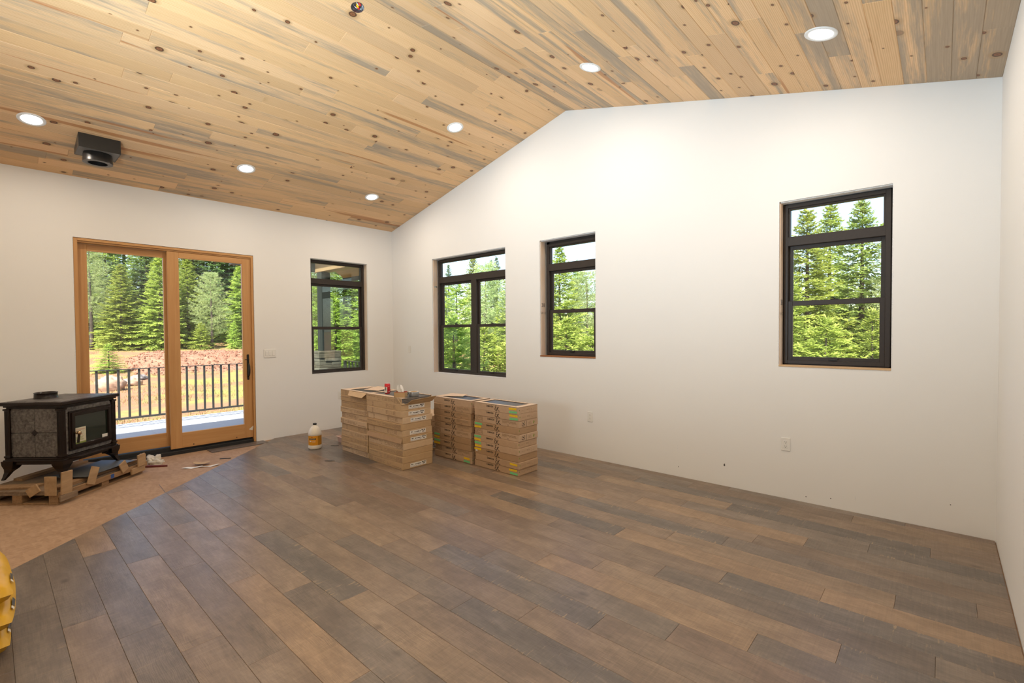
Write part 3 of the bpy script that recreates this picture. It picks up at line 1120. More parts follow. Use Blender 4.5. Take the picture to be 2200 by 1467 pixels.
# pull handle on the closing stile
g = G()
hu = -2.322
g.cbox(hu - 0.014, hu + 0.014, 0.017, 0.026, 0.86, 1.21, 0.006)
g.smooth = True
pts = [(hu, 0.018, 1.09), (hu, -0.012, 1.08), (hu, -0.024, 1.05), (hu, -0.027, 1.0), (hu, -0.024, 0.955), (hu, -0.010, 0.918), (hu, 0.018, 0.90)]
g.tube(pts, [0.007, 0.008, 0.011, 0.013, 0.012, 0.009, 0.007], 8)
g.smooth = False
g.cbox(hu - 0.045, hu + 0.012, 0.0, 0.008, 1.135, 1.143, 0.002)
g.cyl(0, 0, 0, 0.02, 0.007, 8, None, Matrix.Translation((hu, 0.02, 1.139)) @ Matrix.Rotation(PI / 2, 4, 'X'))
g.build('pull_handle', M['iron'], slide)
g = G()
for uu in (-2.48, -2.98):
    g.cyl(0, 0, 0, 0.002, 0.007, 10, None, Matrix.Translation((uu, 0.0245, 0.09)) @ Matrix.Rotation(PI / 2, 4, 'X'))
g.build('roller_hole', M['black'], slide)
g = G()
g.add([(-2.325, 0.0235, 0.175), (-2.28, 0.0235, 0.155), (-2.262, 0.0235, 0.225)], [(0, 1, 2)])
g.build('clear_sticker', M['label'], slide)

# ================================================================== plates on the walls


def plate(name, label, x, z, wall, kind, group=None, wd=0.072, ht=0.117):
    """wall 'g' gable (x along X) or 'l' left (x is world y)"""
    loc = (x, 0, z) if wall == 'g' else (0, x, z)
    root = thing(name, label, 'outlet' if kind == 'o' else 'switch', loc, 0 if wall == 'g' else PI / 2, group)
    g = G()
    g.cbox(-wd / 2, wd / 2, -0.006, 0.0, -ht / 2, ht / 2, 0.0025)
    g.build('cover_plate', M['white_plastic'], root)
    g = G()
    if kind == 'o':
        g.cbox(-0.017, 0.017, -0.0075, -0.005, -0.034, 0.034, 0.001)
        ins = g.build('socket', M['white_plastic'], root)
        g = G()
        for zc in (-0.019, 0.019):
            g.box(-0.0075, -0.0055, -0.0079, -0.007, zc - 0.001, zc + 0.008)
            g.box(0.0055, 0.0075, -0.0079, -0.007, zc - 0.001, zc + 0.007)
            g.box(-0.0025, 0.0025, -0.0079, -0.007, zc - 0.010, zc - 0.005)
        g.build('slots', M['slot'], ins)['kind'] = 'stuff'
    else:
        n = 1 if wd < 0.09 else 3
        for k in range(n):
            gg = G()
            c = (k - (n - 1) / 2) * 0.046
            gg.cbox(c - 0.016, c + 0.016, -0.009, -0.005, -0.033, 0.033, 0.0015)
            gg.build('rocker', M['white_plastic'], root)
    return root


plate('wall_outlet', 'white duplex outlet low on the gable wall near the carton stacks', 4.007, 0.492, 'g', 'o')
plate('wall_outlet', 'white duplex outlet low on the gable wall below the lone window', 6.042, 0.482, 'g', 'o')
plate('wall_outlet', 'white duplex outlet half hidden by the open carton stack', -0.99, 0.512, 'l', 'o')
plate('light_switch', 'three gang white rocker switch beside the sliding door handle', -2.041, 1.213, 'l', 's', None, 0.165)
plate('light_switch', 'single white rocker switch beside the room corner', 0.476, 1.215, 'g', 's')

# ================================================================== recessed lights
LIGHTS = [(0.909, -4.417, 'recessed ceiling light above the wood stove'),
          (0.908, -2.619, 'recessed ceiling light above the door handle side of the sliding door'),
          (0.919, -0.945, 'recessed ceiling light in the corner above the porch window'),
          (2.762, -0.958, 'recessed ceiling light near the gable wall on the stove side of the ridge'),
          (4.657, -0.988, 'recessed ceiling light near the gable wall between ridge and lone window'),
          (6.450, -0.988, 'recessed ceiling light over the lone window'),
          (6.450, -2.619, 'recessed ceiling light added over the middle of the plain side wall'),  # out of view, added as an extra light source
          (6.450, -4.417, 'recessed ceiling light added over the far end of the plain side wall')]  # also unseen, added to help light the room
for x, y, lab in LIGHTS:
    root = thing('recessed_light', 'round white ' + lab, 'ceiling light', (0, 0, 0), 0, 'recessed ceiling lights')
    root.matrix_world = on_ceiling(x, y)
    g = G()
    g.smooth = True
    g.lathe([(0.098, -0.002), (0.098, 0.004), (0.090, 0.008), (0.076, 0.006), (0.072, 0.003)], 32, None, 0, 2 * PI, False)
    g.build('trim_ring', M['trim_white'], root)
    g = G()
    g.lathe([(0.0, 0.0032), (0.0725, 0.0032)], 32, None, 0, 2 * PI, False)
    g.build('diffuser', M['led'], root)
    d = bpy.data.lights.new('downlight_lamp', 'AREA')
    d.shape = 'DISK'
    d.size = 0.13
    d.energy = 12.0
    d.color = (1.0, 0.87, 0.72)
    lo = bpy.data.objects.new('downlight_lamp', d)
    COL.objects.link(lo)
    lo.parent = root
    lo.location = (0, 0, 0.012)
    lo.rotation_euler = (PI, 0, 0)

# open junction box with wires
root = thing('junction_box', 'open round metal junction box with red and yellow wire nuts in the ceiling', 'junction box')
root.matrix_world = on_ceiling(JB.x - 0.001, JB.y)
g = G()
g.lathe([(0.050, 0.0), (0.050, -0.055), (0.0, -0.055)], 24, None, 0, 2 * PI, False)
g.lathe([(0.052, -0.056), (0.0515, 0.0005), (0.049, 0.0005)], 24, None, 0, 2 * PI, False)
g.build('box_shell', M['galv'], root)
for (a, b, c, mt, nm) in (((0.012, -0.004, -0.01), (-0.012, 0.008, -0.034), 0.011, 'yellow', 'wire_nut'), ((0.02, 0.018, -0.012), (0.002, 0.024, -0.04), 0.012, 'red', 'wire_nut'), ((0.026, -0.012, -0.012), (0.008, -0.022, -0.036), 0.011, 'red', 'wire_nut')):
    g = G()
    g.tube([a, tuple((p + q) / 2 for p, q in zip(a, b)), b], [c * 0.75, c, c * 0.8], 8)
    g.build(nm, M[mt], root)
for k, (mt, ph) in enumerate((('white_wire', 0.2), ('black', 1.9), ('white_wire', 3.6), ('red', 4.6), ('black', 5.4))):
    g = G()
    pts = []
    for q in range(9):
        t = q / 8
        a = ph + 2.6 * t
        rr = 0.036 - 0.02 * abs(math.sin(t * PI))
        pts.append((rr * math.cos(a), rr * math.sin(a), -0.045 + 0.035 * math.sin(t * PI)))
    g.tube(pts, 0.0028, 6)
    g.build('wire', M[mt], root)

# chimney support box in the ceiling
root = thing('chimney_support', 'square black chimney support box with round collar hanging from the ceiling', 'chimney support', (0.722, -3.941, 0))
g = G()
zt0 = E + SL * 0.722
hb = 0.16
zb = zt0 + SL * hb - 0.135
ztop = lambda x: E + SL * (0.722 + x) + 0.006
t = 0.004
for (xa, xb, ya, yb) in ((-hb, hb, -hb, -hb + t), (-hb, hb, hb - t, hb), (-hb, -hb + t, -hb + t, hb - t), (hb - t, hb, -hb + t, hb - t)):
    g.add([(xa, ya, zb), (xb, ya, zb), (xb, yb, zb), (xa, yb, zb), (xa, ya, ztop(xa)), (xb, ya, ztop(xb)), (xb, yb, ztop(xb)), (xa, yb, ztop(xa))],
          [(3, 2, 1, 0), (4, 5, 6, 7), (0, 1, 5, 4), (1, 2, 6, 5), (2, 3, 7, 6), (3, 0, 4, 7)])
g.build('support_box', M['black_metal'], root)
g = G()
RI = 0.10
n = 32
vs = [(RI * math.cos(2 * PI * k / n), RI * math.sin(2 * PI * k / n), zb + 0.002) for k in range(n)]
sq = []
for k in range(n):
    a = 2 * PI * k / n
    q = hb / max(abs(math.cos(a)), abs(math.sin(a)))
    sq.append((q * math.cos(a), q * math.sin(a), zb + 0.002))
g.add(vs + sq, [(k, (k + 1) % n, n + (k + 1) % n, n + k) for k in range(n)])
g.build('bottom_plate', M['grey_inner'], root)
g = G()
g.smooth = True
g.lathe([(0.112, zb + 0.01), (0.112, zb - 0.012), (0.116, zb - 0.018), (0.116, zb - 0.055), (0.119, zb - 0.062), (0.119, zb - 0.090)], 36, None, 0, 2 * PI, False)
g.build('collar', M['black_metal'], root)
g = G()
g.lathe([(0.119, zb - 0.090), (0.078, zb - 0.091)], 36, None, 0, 2 * PI, False)
g.build('collar_gasket', M['grey_inner'], root)
g = G()
g.smooth = True
g.lathe([(0.078, zb - 0.091), (0.076, zb + 0.09), (0.0, zb + 0.09)], 36, None, 0, 2 * PI, False)
g.build('flue_liner', M['black_metal'], root)

# ================================================================== wood stove on its pallet
STZ = 0.146
UD = Vector((-0.68, 0.733))                     # direction of the stove front, left end to right end
SROT = math.atan2(UD.y, UD.x)
front_c = Vector((0.78, -4.035))
nrm = Vector((0.733, 0.68))
SW, SD, SH = 0.67, 0.58, 0.726
st_c = front_c - nrm * (SD / 2)
stove = thing('wood_stove', 'dark enamel wood stove with grey soapstone panels standing on a pallet', 'wood stove', (st_c.x, st_c.y, STZ), SROT)
hx, hy = SW / 2, SD / 2
ZB, ZT = 0.205, 0.665          # body
ix, iy = hx - 0.045, hy - 0.045

g = G()
g.box(-ix + 0.012, ix - 0.012, -iy + 0.02, iy - 0.012, ZB - 0.01, ZT + 0.01)
g.build('firebox', M['enamel'], stove)
# legs, curved outwards
for sx in (-1, 1):
    for sy in (-1, 1):
        g = G()
        g.smooth = True
        prof = [(0.0, 0.030, 0.014), (0.012, 0.026, 0.016), (0.03, 0.018, 0.020), (0.07, 0.004, 0.028), (0.10, -0.010, 0.046), (0.135, -0.014, 0.064), (0.175, -0.016, 0.070)]
        vs, fs = [], []
        for (z, off, w_) in prof:
            cx_, cy_ = sx * (ix + off), sy * (iy + off)
            for (a, b) in ((-1, -1), (1, -1), (1, 1), (-1, 1)):
                vs.append((cx_ + a * w_ * 0.8, cy_ + b * w_ * 0.8, z))
        for k in range(len(prof) - 1):
            for q in range(4):
                j = (q + 1) % 4
                fs.append((k * 4 + q, k * 4 + j, k * 4 + 4 + j, k * 4 + 4 + q))
        fs += [(3, 2, 1, 0), tuple(len(prof) * 4 - 4 + q for q in range(4))]
        g.smooth = False
        g.add(vs, fs)
        g.build('leg', M['enamel'], stove)
# base moulding and top
g = G()
for (z0, z1, o) in ((0.140, 0.168, 0.0), (0.168, 0.186, 0.012), (0.186, 0.205, 0.002)):
    g.cbox(-ix - 0.02 - o, ix + 0.02 + o, -iy - 0.02 - o, iy + 0.02 + o, z0, z1, 0.004)
g.build('base_moulding', M['enamel'], stove)
g = G()
for (z0, z1, o) in ((0.660, 0.676, 0.010), (0.676, 0.692, 0.024), (0.692, SH, 0.045)):
    g.cbox(-ix - o, ix + o, -iy - o, iy + o, z0, z1, 0.007 if o > 0.04 else 0.003)
top = g.build('top_plate', M['enamel'], stove)
for i in range(3):
    g = G()
    a = -ix - 0.005 + i * (2 * ix + 0.01) / 3
    g.cbox(a + 0.002, a + (2 * ix + 0.01) / 3 - 0.002, -iy - 0.005, iy + 0.005, SH - 0.002, SH + 0.003, 0.0015)
    g.build('stone_tile', M['soapstone'], top)
g = G()
g.smooth = True
g.lathe([(0.094, SH), (0.094, SH + 0.006), (0.088, SH + 0.012), (0.086, SH + 0.050), (0.090, SH + 0.058), (0.084, SH + 0.060), (0.076, SH + 0.056), (0.074, SH + 0.004), (0.0, SH + 0.004)], 36, Matrix.Translation((-0.03, 0.14, 0)), 0, 2 * PI, False)
g.build('flue_collar', M['enamel'], stove)
# corner posts with fluting
for sx in (-1, 1):
    for sy in (-1, 1):
        g = G()
        cx_, cy_ = sx * (ix - 0.004), sy * (iy - 0.004)
        g.cbox(cx_ - 0.024, cx_ + 0.024, cy_ - 0.024, cy_ + 0.024, ZB, ZT, 0.004)
        for dz in ((ZB, ZB + 0.018), (ZT - 0.018, ZT)):
            g.cbox(cx_ - 0.031, cx_ + 0.031, cy_ - 0.031, cy_ + 0.031, dz[0], dz[1], 0.004)
        for k in (-0.012, 0.0, 0.012):
            g.cbox(cx_ + k - 0.004, cx_ + k + 0.004, cy_ + sy * 0.022 - 0.005, cy_ + sy * 0.022 + 0.005, ZB + 0.03, ZT - 0.03, 0.002)
            g.cbox(cx_ + sx * 0.022 - 0.005, cx_ + sx * 0.022 + 0.005, cy_ + k - 0.004, cy_ + k + 0.004, ZB + 0.03, ZT - 0.03, 0.002)
        g.build('corner_post', M['enamel'], stove)
# stone side panels: four tiles and a diamond on both sides
for sx in (-1, 1):
    for a in (-1, 1):
        for b in (-1, 1):
            g = G()
            y0, y1 = (0.0018, iy - 0.024) if a > 0 else (-iy + 0.024, -0.0018)
            zm_ = (ZB + ZT) / 2
            z0, z1 = (zm_ + 0.0018, ZT - 0.002) if b > 0 else (ZB + 0.002, zm_ - 0.0018)
            x0 = sx * (ix + 0.004)
            g.cbox(min(x0, x0 - sx * 0.02), max(x0, x0 - sx * 0.02), y0, y1, z0, z1, 0.002)
            g.build('stone_panel', M['soapstone'], stove)
    g = G()
    zm_ = (ZB + ZT) / 2
    x0 = sx * (ix + 0.0075)
    xa, xb = min(x0, x0 - sx * 0.02), max(x0, x0 - sx * 0.02)
    d_ = 0.030
    g.add([(xa, 0, zm_ - d_), (xa, d_, zm_), (xa, 0, zm_ + d_), (xa, -d_, zm_), (xb, 0, zm_ - d_), (xb, d_, zm_), (xb, 0, zm_ + d_), (xb, -d_, zm_)],
          [(0, 3, 2, 1), (4, 5, 6, 7), (0, 1, 5, 4), (1, 2, 6, 5), (2, 3, 7, 6), (3, 0, 4, 7)])
    g.build('diamond_inlay', M['enamel'], stove)
# front: stone surround in pieces, door with glass
fy = -iy - 0.004
px = ix - 0.030
for (xa, xb, za, zb_, ch) in ((-px, -0.0015, ZT - 0.055, ZT - 0.004, 'tl'), (0.0015, px, ZT - 0.055, ZT - 0.004, 'tr'), (-px, -0.0015, ZB + 0.004, ZB + 0.055, 'bl'), (0.0015, px, ZB + 0.004, ZB + 0.055, 'br'),
                              (-px, -px + 0.05, ZB + 0.056, ZT - 0.056, ''), (px - 0.05, px, ZB + 0.056, ZT - 0.056, '')):
    poly = [(xa, za), (xb, za), (xb, zb_), (xa, zb_)]
    r_ = 0.028
    out = []
    for k, (p, nm) in enumerate(zip(poly, ('bl', 'br', 'tr', 'tl'))):
        if nm == ch:
            cxx = p[0] + (r_ if 'l' in nm else -r_)
            czz = p[1] + (r_ if 'b' in nm else -r_)
            a0 = {'bl': PI, 'br': 1.5 * PI, 'tr': 0, 'tl': 0.5 * PI}[nm]
            out += [(cxx + r_ * math.cos(a0 + q * PI / 8), czz + r_ * math.sin(a0 + q * PI / 8)) for q in range(5)]
        else:
            out.append(p)
    g = G()
    g.prism(out, 0.0, 0.022, Matrix(((1, 0, 0, 0), (0, 0, -1, fy + 0.018), (0, 1, 0, 0), (0, 0, 0, 1))), 0.002)
    g.build('stone_surround', M['soapstone'], stove)
dx0, dx1, dz0, dz1 = -px + 0.026, px - 0.012, ZB + 0.042, ZT - 0.042
g = G()
for k, (o, y_) in enumerate(((0.0, fy - 0.022), (0.016, fy - 0.034))):
    ww = 0.052 - o * 1.1
    ring(g, dx0 + o, dx1 - o, dz0 + o, dz1 - o, ww, ww, ww, ww, y_, fy - 0.002, 0.005)
dr = g.build('fire_door', M['enamel'], stove)
g = G()
g.box(dx0 + 0.04, dx1 - 0.04, fy - 0.014, fy - 0.010, dz0 + 0.04, dz1 - 0.04)
g.build('door_glass', M['stove_glass'], dr)
g = G()
g.smooth = True
RX = Matrix.Rotation(PI / 2, 4, 'X')
hz_ = (dz0 + dz1) / 2 - 0.02
g.lathe([(0.008, 0.0), (0.008, 0.02), (0.014, 0.024), (0.014, 0.03), (0.009, 0.034), (0.017, 0.042), (0.019, 0.052), (0.014, 0.062), (0.0, 0.064)], 14, Matrix.Translation((dx0 + 0.035, fy - 0.03, hz_)) @ RX)
g.build('door_knob', M['brass'], dr)
g = G()
g.cbox(-0.013, 0.013, -0.004, 0.004, -0.085, 0.0, 0.002, Matrix.Translation((dx0 + 0.055, fy - 0.060, hz_ - 0.015)) @ Matrix.Rotation(0.15, 4, 'Y'))
g.build('handle_tag', M['enamel'], dr)
for zz in (dz0 + 0.10, dz1 - 0.07):
    g = G()
    g.cyl(0, 0, zz - 0.022, zz + 0.022, 0.008, 10, None, Matrix.Translation((dx1 + 0.006, fy - 0.018, 0)))
    g.cbox(dx1 - 0.02, dx1 + 0.01, fy - 0.020, fy - 0.006, zz - 0.014, zz + 0.014, 0.002)
    g.build('hinge', M['enamel'], dr)
# manual behind the glass and a sticker
mx0 = dx0 + 0.052
g = G()
g.box(mx0, mx0 + 0.125, fy - 0.0175, fy - 0.0155, dz0 + 0.045, dz0 + 0.205)
man = tag(g.build('owner_manual', M['paper'], dr), 'cream printed sheet', None)
FX = lambda x, z, y: Matrix.Translation((x, y, z)) @ RX
g = G()
v, f = text_geo('HearthStone', 0.019)
g.add(v, f, FX(mx0 + 0.064, dz0 + 0.185, fy - 0.0180))
g.add(*text_geo('Installation', 0.014), FX(mx0 + 0.062, dz0 + 0.135, fy - 0.0180))
g.build('lettering', M['print_red'], dr)['kind'] = 'stuff'
g = G()
for k in range(5):
    g.box(mx0 + 0.01, mx0 + 0.10 - 0.01 * (k % 3), fy - 0.0180, fy - 0.0176, dz0 + 0.112 - k * 0.008, dz0 + 0.115 - k * 0.008)
g.box(mx0, mx0 + 0.125, fy - 0.0180, fy - 0.0176, dz0 + 0.046, dz0 + 0.066)
g.build('printed_lines', M['print_green'], dr)['kind'] = 'stuff'
g = G()
g.box(dx1 - 0.115, dx1 - 0.05, fy - 0.0175, fy - 0.0145, dz0 + 0.052, dz0 + 0.082)
g.build('sticker', M['label'], dr)
# ash lip
g = G()
g.prism([(-px - 0.005, 0.0), (-px + 0.05, -0.085), (px - 0.05, -0.085), (px + 0.005, 0.0)], 0.180, 0.196, Matrix.Translation((0, -iy - 0.02, 0)), 0.003)
g.build('ash_lip', M['enamel'], stove)
g = G()
g.tube([(0.18, -iy - 0.02, 0.13), (0.18, -iy - 0.06, 0.115), (0.20, -iy - 0.085, 0.11)], [0.008, 0.008, 0.010], 8)
g.cbox(0.165, 0.195, -iy - 0.03, -iy + 0.02, 0.12, 0.142, 0.003)
g.build('air_lever', M['enamel'], stove)

# pallet: root at its near corner, local x along the stove front, local y towards the wall
pal = thing('shipping_pallet', 'wooden shipping pallet with splintered side boards under the stove', 'pallet', (1.251, -4.333, -0.012), SROT)
PL, PD = 1.00, 0.745
for k, yy in enumerate((0.0, 0.32, PD - 0.09)):
    g = G()
    g.cbox(0.0, PL - 0.02, yy, yy + 0.09, 0.0, 0.018, 0.002)
    g.build('skid_board', M['pallet'], pal)
for xx in (0.0, 0.46, PL - 0.105):
    g = G()
    g.cbox(xx, xx + 0.085, 0.092, 0.318, 0.0, 0.018, 0.002)
    g.cbox(xx, xx + 0.085, 0.412, PD - 0.092, 0.0, 0.018, 0.002)
    g.build('skid_board', M['pallet'], pal)
for k, xx in enumerate((0.0, 0.46, PL - 0.10)):
    for yy in (0.0, 0.32, PD - 0.09):
        g = G()
        g.cbox(xx, xx + 0.085, yy + 0.004, yy + 0.088, 0.018, 0.085, 0.003)
        g.build('block', M['pallet'], pal)
for xx in (0.0, 0.22, 0.44, 0.66, PL - 0.10):
    g = G()
    g.cbox(xx, xx + 0.10, 0.0, PD, 0.085, 0.103, 0.002)
    g.build('cross_board', M['pallet_grey'], pal)
g = G()
g.cbox(0.0, PL - 0.03, 0.012, PD, 0.103, 0.122, 0.002)
g.build('deck_sheet', M['pallet_grey'], pal)
g = G()
g.cbox(-0.005, PL + 0.02, -0.022, 0.0, 0.062, 0.112, 0.003)
g.build('side_rail', M['pallet'], pal)
g = G()
g.cbox(-0.02, 0.15, -0.04, -0.022, 0.03, 0.085, 0.003)
g.build('side_rail', M['pallet_grey'], pal)
for (xa, xb, yc, z0, h_, lean, turn) in ((0.78, 0.96, 0.02, 0.03, 0.10, 0.0, 0.0),):
    g = G()
    g.cbox(xa, xb, -0.045, -0.022, z0, z0 + h_ * 0.6, 0.003)
    g.build('side_rail', M['ply'], pal)
# upright scraps nailed to the rails (x, y, width, height, lean, tilt)
for (x_, y_, w_, h_, tilt, rz) in ((0.045, -0.030, 0.105, 0.200, 0.05, 0.0), (-0.012, 0.055, 0.10, 0.17, 0.0, PI / 2), (-0.012, 0.20, 0.11, 0.075, 0.55, PI / 2),
                                   (0.30, -0.030, 0.085, 0.165, 0.38, 0.0), (0.70, -0.030, 0.085, 0.105, -0.45, 0.0), (0.90, -0.050, 0.10, 0.125, -0.05, 0.0), (PL + 0.012, 0.02, 0.06, 0.10, 0.0, PI / 2)):
    g = G()
    Mx = Matrix.Translation((x_, y_, 0.118 if h_ < 0.15 else 0.108)) @ Matrix.Rotation(rz, 4, 'Z') @ Matrix.Rotation(tilt, 4, 'Y')
    g.cbox(-w_ / 2, w_ / 2, -0.007, 0.007, -0.022, h_ - 0.022, 0.002, Mx)
    g.build('upright_scrap', M['ply'], pal)
# loose cleats on the deck
for (x0, x1, y0, y1, z1, rz) in ((0.02, 0.42, 0.02, 0.10, 0.150, 0.02), (0.44, 0.80, 0.03, 0.13, 0.142, -0.12), (0.80, 0.97, 0.02, 0.09, 0.150, 0.0), (0.05, 0.16, 0.28, 0.66, 0.142, 0.12), (0.70, 0.95, 0.55, 0.66, 0.146, 0.1), (0.30, 0.7, 0.62, 0.70, 0.15, 0.0)):
    g = G()
    cx_, cy_ = (x0 + x1) / 2, (y0 + y1) / 2
    g.cbox(x0 - cx_, x1 - cx_, y0 - cy_, y1 - cy_, 0.122, z1, 0.002, Matrix.Translation((cx_, cy_, 0)) @ Matrix.Rotation(rz, 4, 'Z'))
    g.build('cleat', M['pallet'], pal)
g = G()
g.box(0.535, 0.575, -0.0232, -0.022, 0.068, 0.108)
g.build('blue_tape', M['blue_tape'], pal)
g = G()
g.box(-0.24, 0.36, -0.16, 0.20, 0.0, 0.003)
sh = g.build('metal_sheet', M['sheet'], None, (0.80, -4.06, 0.1525), (0, 0, SROT))
tag(sh, 'thin dark grey sheet lying on the pallet under the stove', 'sheet')

# ================================================================== small litter around the hearth


def crumple(name, label, cat, loc, rx, ry, rz_, mat, seed, sub=14, amp=0.35):
    """crumpled cloth: a folded dome, open underneath"""
    r = random.Random(seed)
    off = Vector((r.random() * 50, r.random() * 50, r.random() * 50))
    vs, fs = [], []
    n, k = sub * 2, sub
    for i in range(k + 1):
        t = i / k
        for j in range(n):
            a = 2 * PI * j / n
            rad = math.sin(t * PI / 2)
            h = math.cos(t * PI / 2)
            p = Vector((rad * math.cos(a), rad * math.sin(a), h))
            d = 1 + amp * (mnoise.noise(p * 1.7 + off) + 0.6 * mnoise.noise(p * 4.1 + off))
            zz = max(0.0, p.z * d) if i < k else 0.0
            vs.append((p.x * d * rx, p.y * d * ry, zz * rz_ + (0.0 if i == k else 0.002)))
    for i in range(k):
        for j in range(n):
            q = (j + 1) % n
            fs.append((i * n + j, (i + 1) * n + j, (i + 1) * n + q, i * n + q))
    g = G()
    g.smooth = True
    g.add(vs, fs)
    return tag(g.build(name, M[mat], None, loc), label, cat)


crumple('rag', 'crumpled off white rag on the subfloor beside the pallet', 'rag', (0.20, -3.44, -0.012), 0.13, 0.095, 0.075, 'cloth', 4, 20, 0.5)


def flat_scrap(name, label, cat, loc, pts, bend, mat, rz=0.0, th=0.0015):
    """a curled sheet scrap: outline lifted by a bend along x"""
    n = len(pts)
    g = G()
    top_ = [(p[0], p[1], th + bend * (abs(p[0]) * 6) ** 2) for p in pts]
    bot = [(p[0], p[1], bend * (abs(p[0]) * 6) ** 2) for p in pts]
    cx_ = sum(p[0] for p in pts) / n
    cy_ = sum(p[1] for p in pts) / n
    vs = top_ + bot + [(cx_, cy_, th), (cx_, cy_, 0.0)]
    fs = []
    for i in range(n):
        j = (i + 1) % n
        fs += [(i, j, 2 * n), (n + j, n + i, 2 * n + 1), (i, n + i, n + j, j)]
    g.add(vs, fs)
    return tag(g.build(name, M[mat], None, loc, (0, 0, rz)), label, cat)


flat_scrap('cardboard_scrap', 'torn brown cardboard scrap lying over white paper on the subfloor', 'scrap', (0.74, -3.10, 0.004), [(-0.09, -0.02), (-0.03, -0.045), (0.06, -0.05), (0.10, 0.01), (0.07, 0.06), (-0.02, 0.03), (-0.08, 0.02)], 0.05, 'carton', 0.7, 0.003)
flat_scrap('paper_scrap', 'torn white paper strip with curled end on the subfloor', 'scrap', (0.80, -3.20, -0.012), [(-0.10, -0.03), (0.0, -0.045), (0.10, -0.02), (0.09, 0.03), (0.02, 0.015), (-0.06, 0.03)], 0.03, 'paper_white', 1.0)
flat_scrap('paper_scrap', 'white paper curl nearest the laminate edge', 'scrap', (0.88, -3.06, -0.012), [(-0.10, -0.02), (0.02, -0.03), (0.11, -0.005), (0.08, 0.03), (-0.02, 0.015)], 0.04, 'paper_white', 1.15)
g = G()
g.cbox(-0.06, 0.06, -0.012, 0.012, 0.0, 0.008, 0.002)
tag(g.build('wood_splinter', M['slot'], None, (0.657, -2.827, -0.012), (0, 0, 0.95)), 'short dark wood splinter on the subfloor', 'splinter')
g = G()
g.prism([(-0.16, -0.025), (0.16, -0.004), (0.16, 0.006), (-0.16, 0.03)], 0.0, 0.02, None, 0.002)
tag(g.build('shim', plain('dark_red_shim', (0.16, 0.03, 0.025), 0.5), None, (0.42, -3.50, -0.012), (0, 0, 0.85)), 'dark red tapered shim on the subfloor beside the rag', 'shim')
# loose threshold plank in front of the door
g = G()
g.prism([(-0.345, -0.10), (0.345, -0.095), (0.345, 0.095), (-0.345, 0.10)], 0.0, 0.012, None, 0.0015)
lp = g.build('loose_plank', M['plank'], None, (0.085, -2.50, -0.012), (0, 0.0, PI / 2 + 0.02))
lp.color = (0.14, 0.115, 0.10, 1)
lp.location = (0.115, -2.50, -0.012)
tag(lp, 'short grey laminate plank loose along the door threshold', 'plank')
for (x_, y_, s_, lb_) in ((1.104, -1.66, 0.055, 'small dark laminate chip on the floor between jug and pink tray'), (1.762, -2.066, 0.06, 'small dark laminate chip on the open floor in front of the cartons')):
    g = G()
    g.prism([(-s_, -0.012), (0.3 * s_, -0.016), (s_, 0.0), (0.2 * s_, 0.014), (-0.7 * s_, 0.010)], 0.0, 0.004, None, 0.001)
    tag(g.build('laminate_chip', M['slot'], None, (x_, y_, 0.0), (0, 0, 0.6)), lb_, 'chip', 'chips on the floor')

# ================================================================== adhesive jug
jug = thing('plastic_jug', 'white gallon jug with orange label and black cap on the floor', 'jug', (1.04, -1.90, 0), 0.0)
JRt = 0.083
g = G()
g.smooth = True
g.lathe([(0.0, 0.0), (0.072, 0.0), (JRt - 0.002, 0.010), (JRt, 0.022), (JRt - 0.002, 0.050), (JRt - 0.004, 0.054), (JRt - 0.004, 0.178), (JRt - 0.001, 0.184), (JRt, 0.200), (JRt - 0.004, 0.216), (0.072, 0.240), (0.055, 0.270), (0.036, 0.293), (0.021, 0.304), (0.019, 0.318)], 40)
g.build('bottle_body', M['jug'], jug)
g = G()
g.smooth = True
g.lathe([(0.023, 0.309), (0.024, 0.312), (0.024, 0.326), (0.021, 0.329), (0.0, 0.329)], 24)
g.build('cap', M['black'], jug)
acam = math.atan2(CAM.y + 1.90, CAM.x - 1.04)
g = G()
g.smooth = True
g.lathe([(JRt - 0.003, 0.056), (JRt - 0.003, 0.176)], 40, None, acam - 1.45, acam + 0.42, False)
g.build('front_label', M['jug_label'], jug)
g = G()
g.smooth = True
g.lathe([(JRt - 0.003, 0.056), (JRt - 0.003, 0.176)], 30, None, acam + 0.43, acam + 2.1, False)
g.build('back_label', M['jug_label_b'], jug)


def wrap(g, verts, faces, r, amid, zmid):
    vs = []
    for (x, y, z) in verts:
        a = amid + x / r
        vs.append((r * math.cos(a), r * math.sin(a), zmid + y))
    g.add(vs, faces)


def rect(w_, h_, n=6):
    vs = []
    for i in range(n + 1):
        x = -w_ / 2 + w_ * i / n
        vs += [(x, -h_ / 2, 0), (x, h_ / 2, 0)]
    return vs, [(2 * i, 2 * i + 2, 2 * i + 3, 2 * i + 1) for i in range(n)]


am = acam - 0.42
g = G()
wrap(g, *rect(0.092, 0.017), JRt - 0.0024, am, 0.138)
g.build('dark_band', M['print_dark'], jug)
g = G()
wrap(g, [(-0.010, -0.008, 0), (0.010, -0.008, 0), (0.0, 0.010, 0)], [(0, 1, 2)], JRt - 0.0022, am - 0.05, 0.163)
g.build('red_triangle', M['print_red'], jug)
g = G()
wrap(g, *text_geo('CONCRETE', 0.013), JRt - 0.0018, am, 0.138)
wrap(g, *text_geo('BONDING', 0.011), JRt - 0.0018, am + 0.22, 0.113)
wrap(g, *text_geo('ADHESIVE', 0.009), JRt - 0.0018, am + 0.22, 0.100)
wrap(g, *rect(0.022, 0.014, 2), JRt - 0.0020, am - 0.32, 0.110)
g.build('label_print', M['label'], jug)

# pink tray with tools, half behind the cartons
tray = thing('plastic_tray', 'pale pink plastic tray with a red tool, beside the open cartons', 'tray', (1.02, -1.44, 0), 0.0)
g = G()


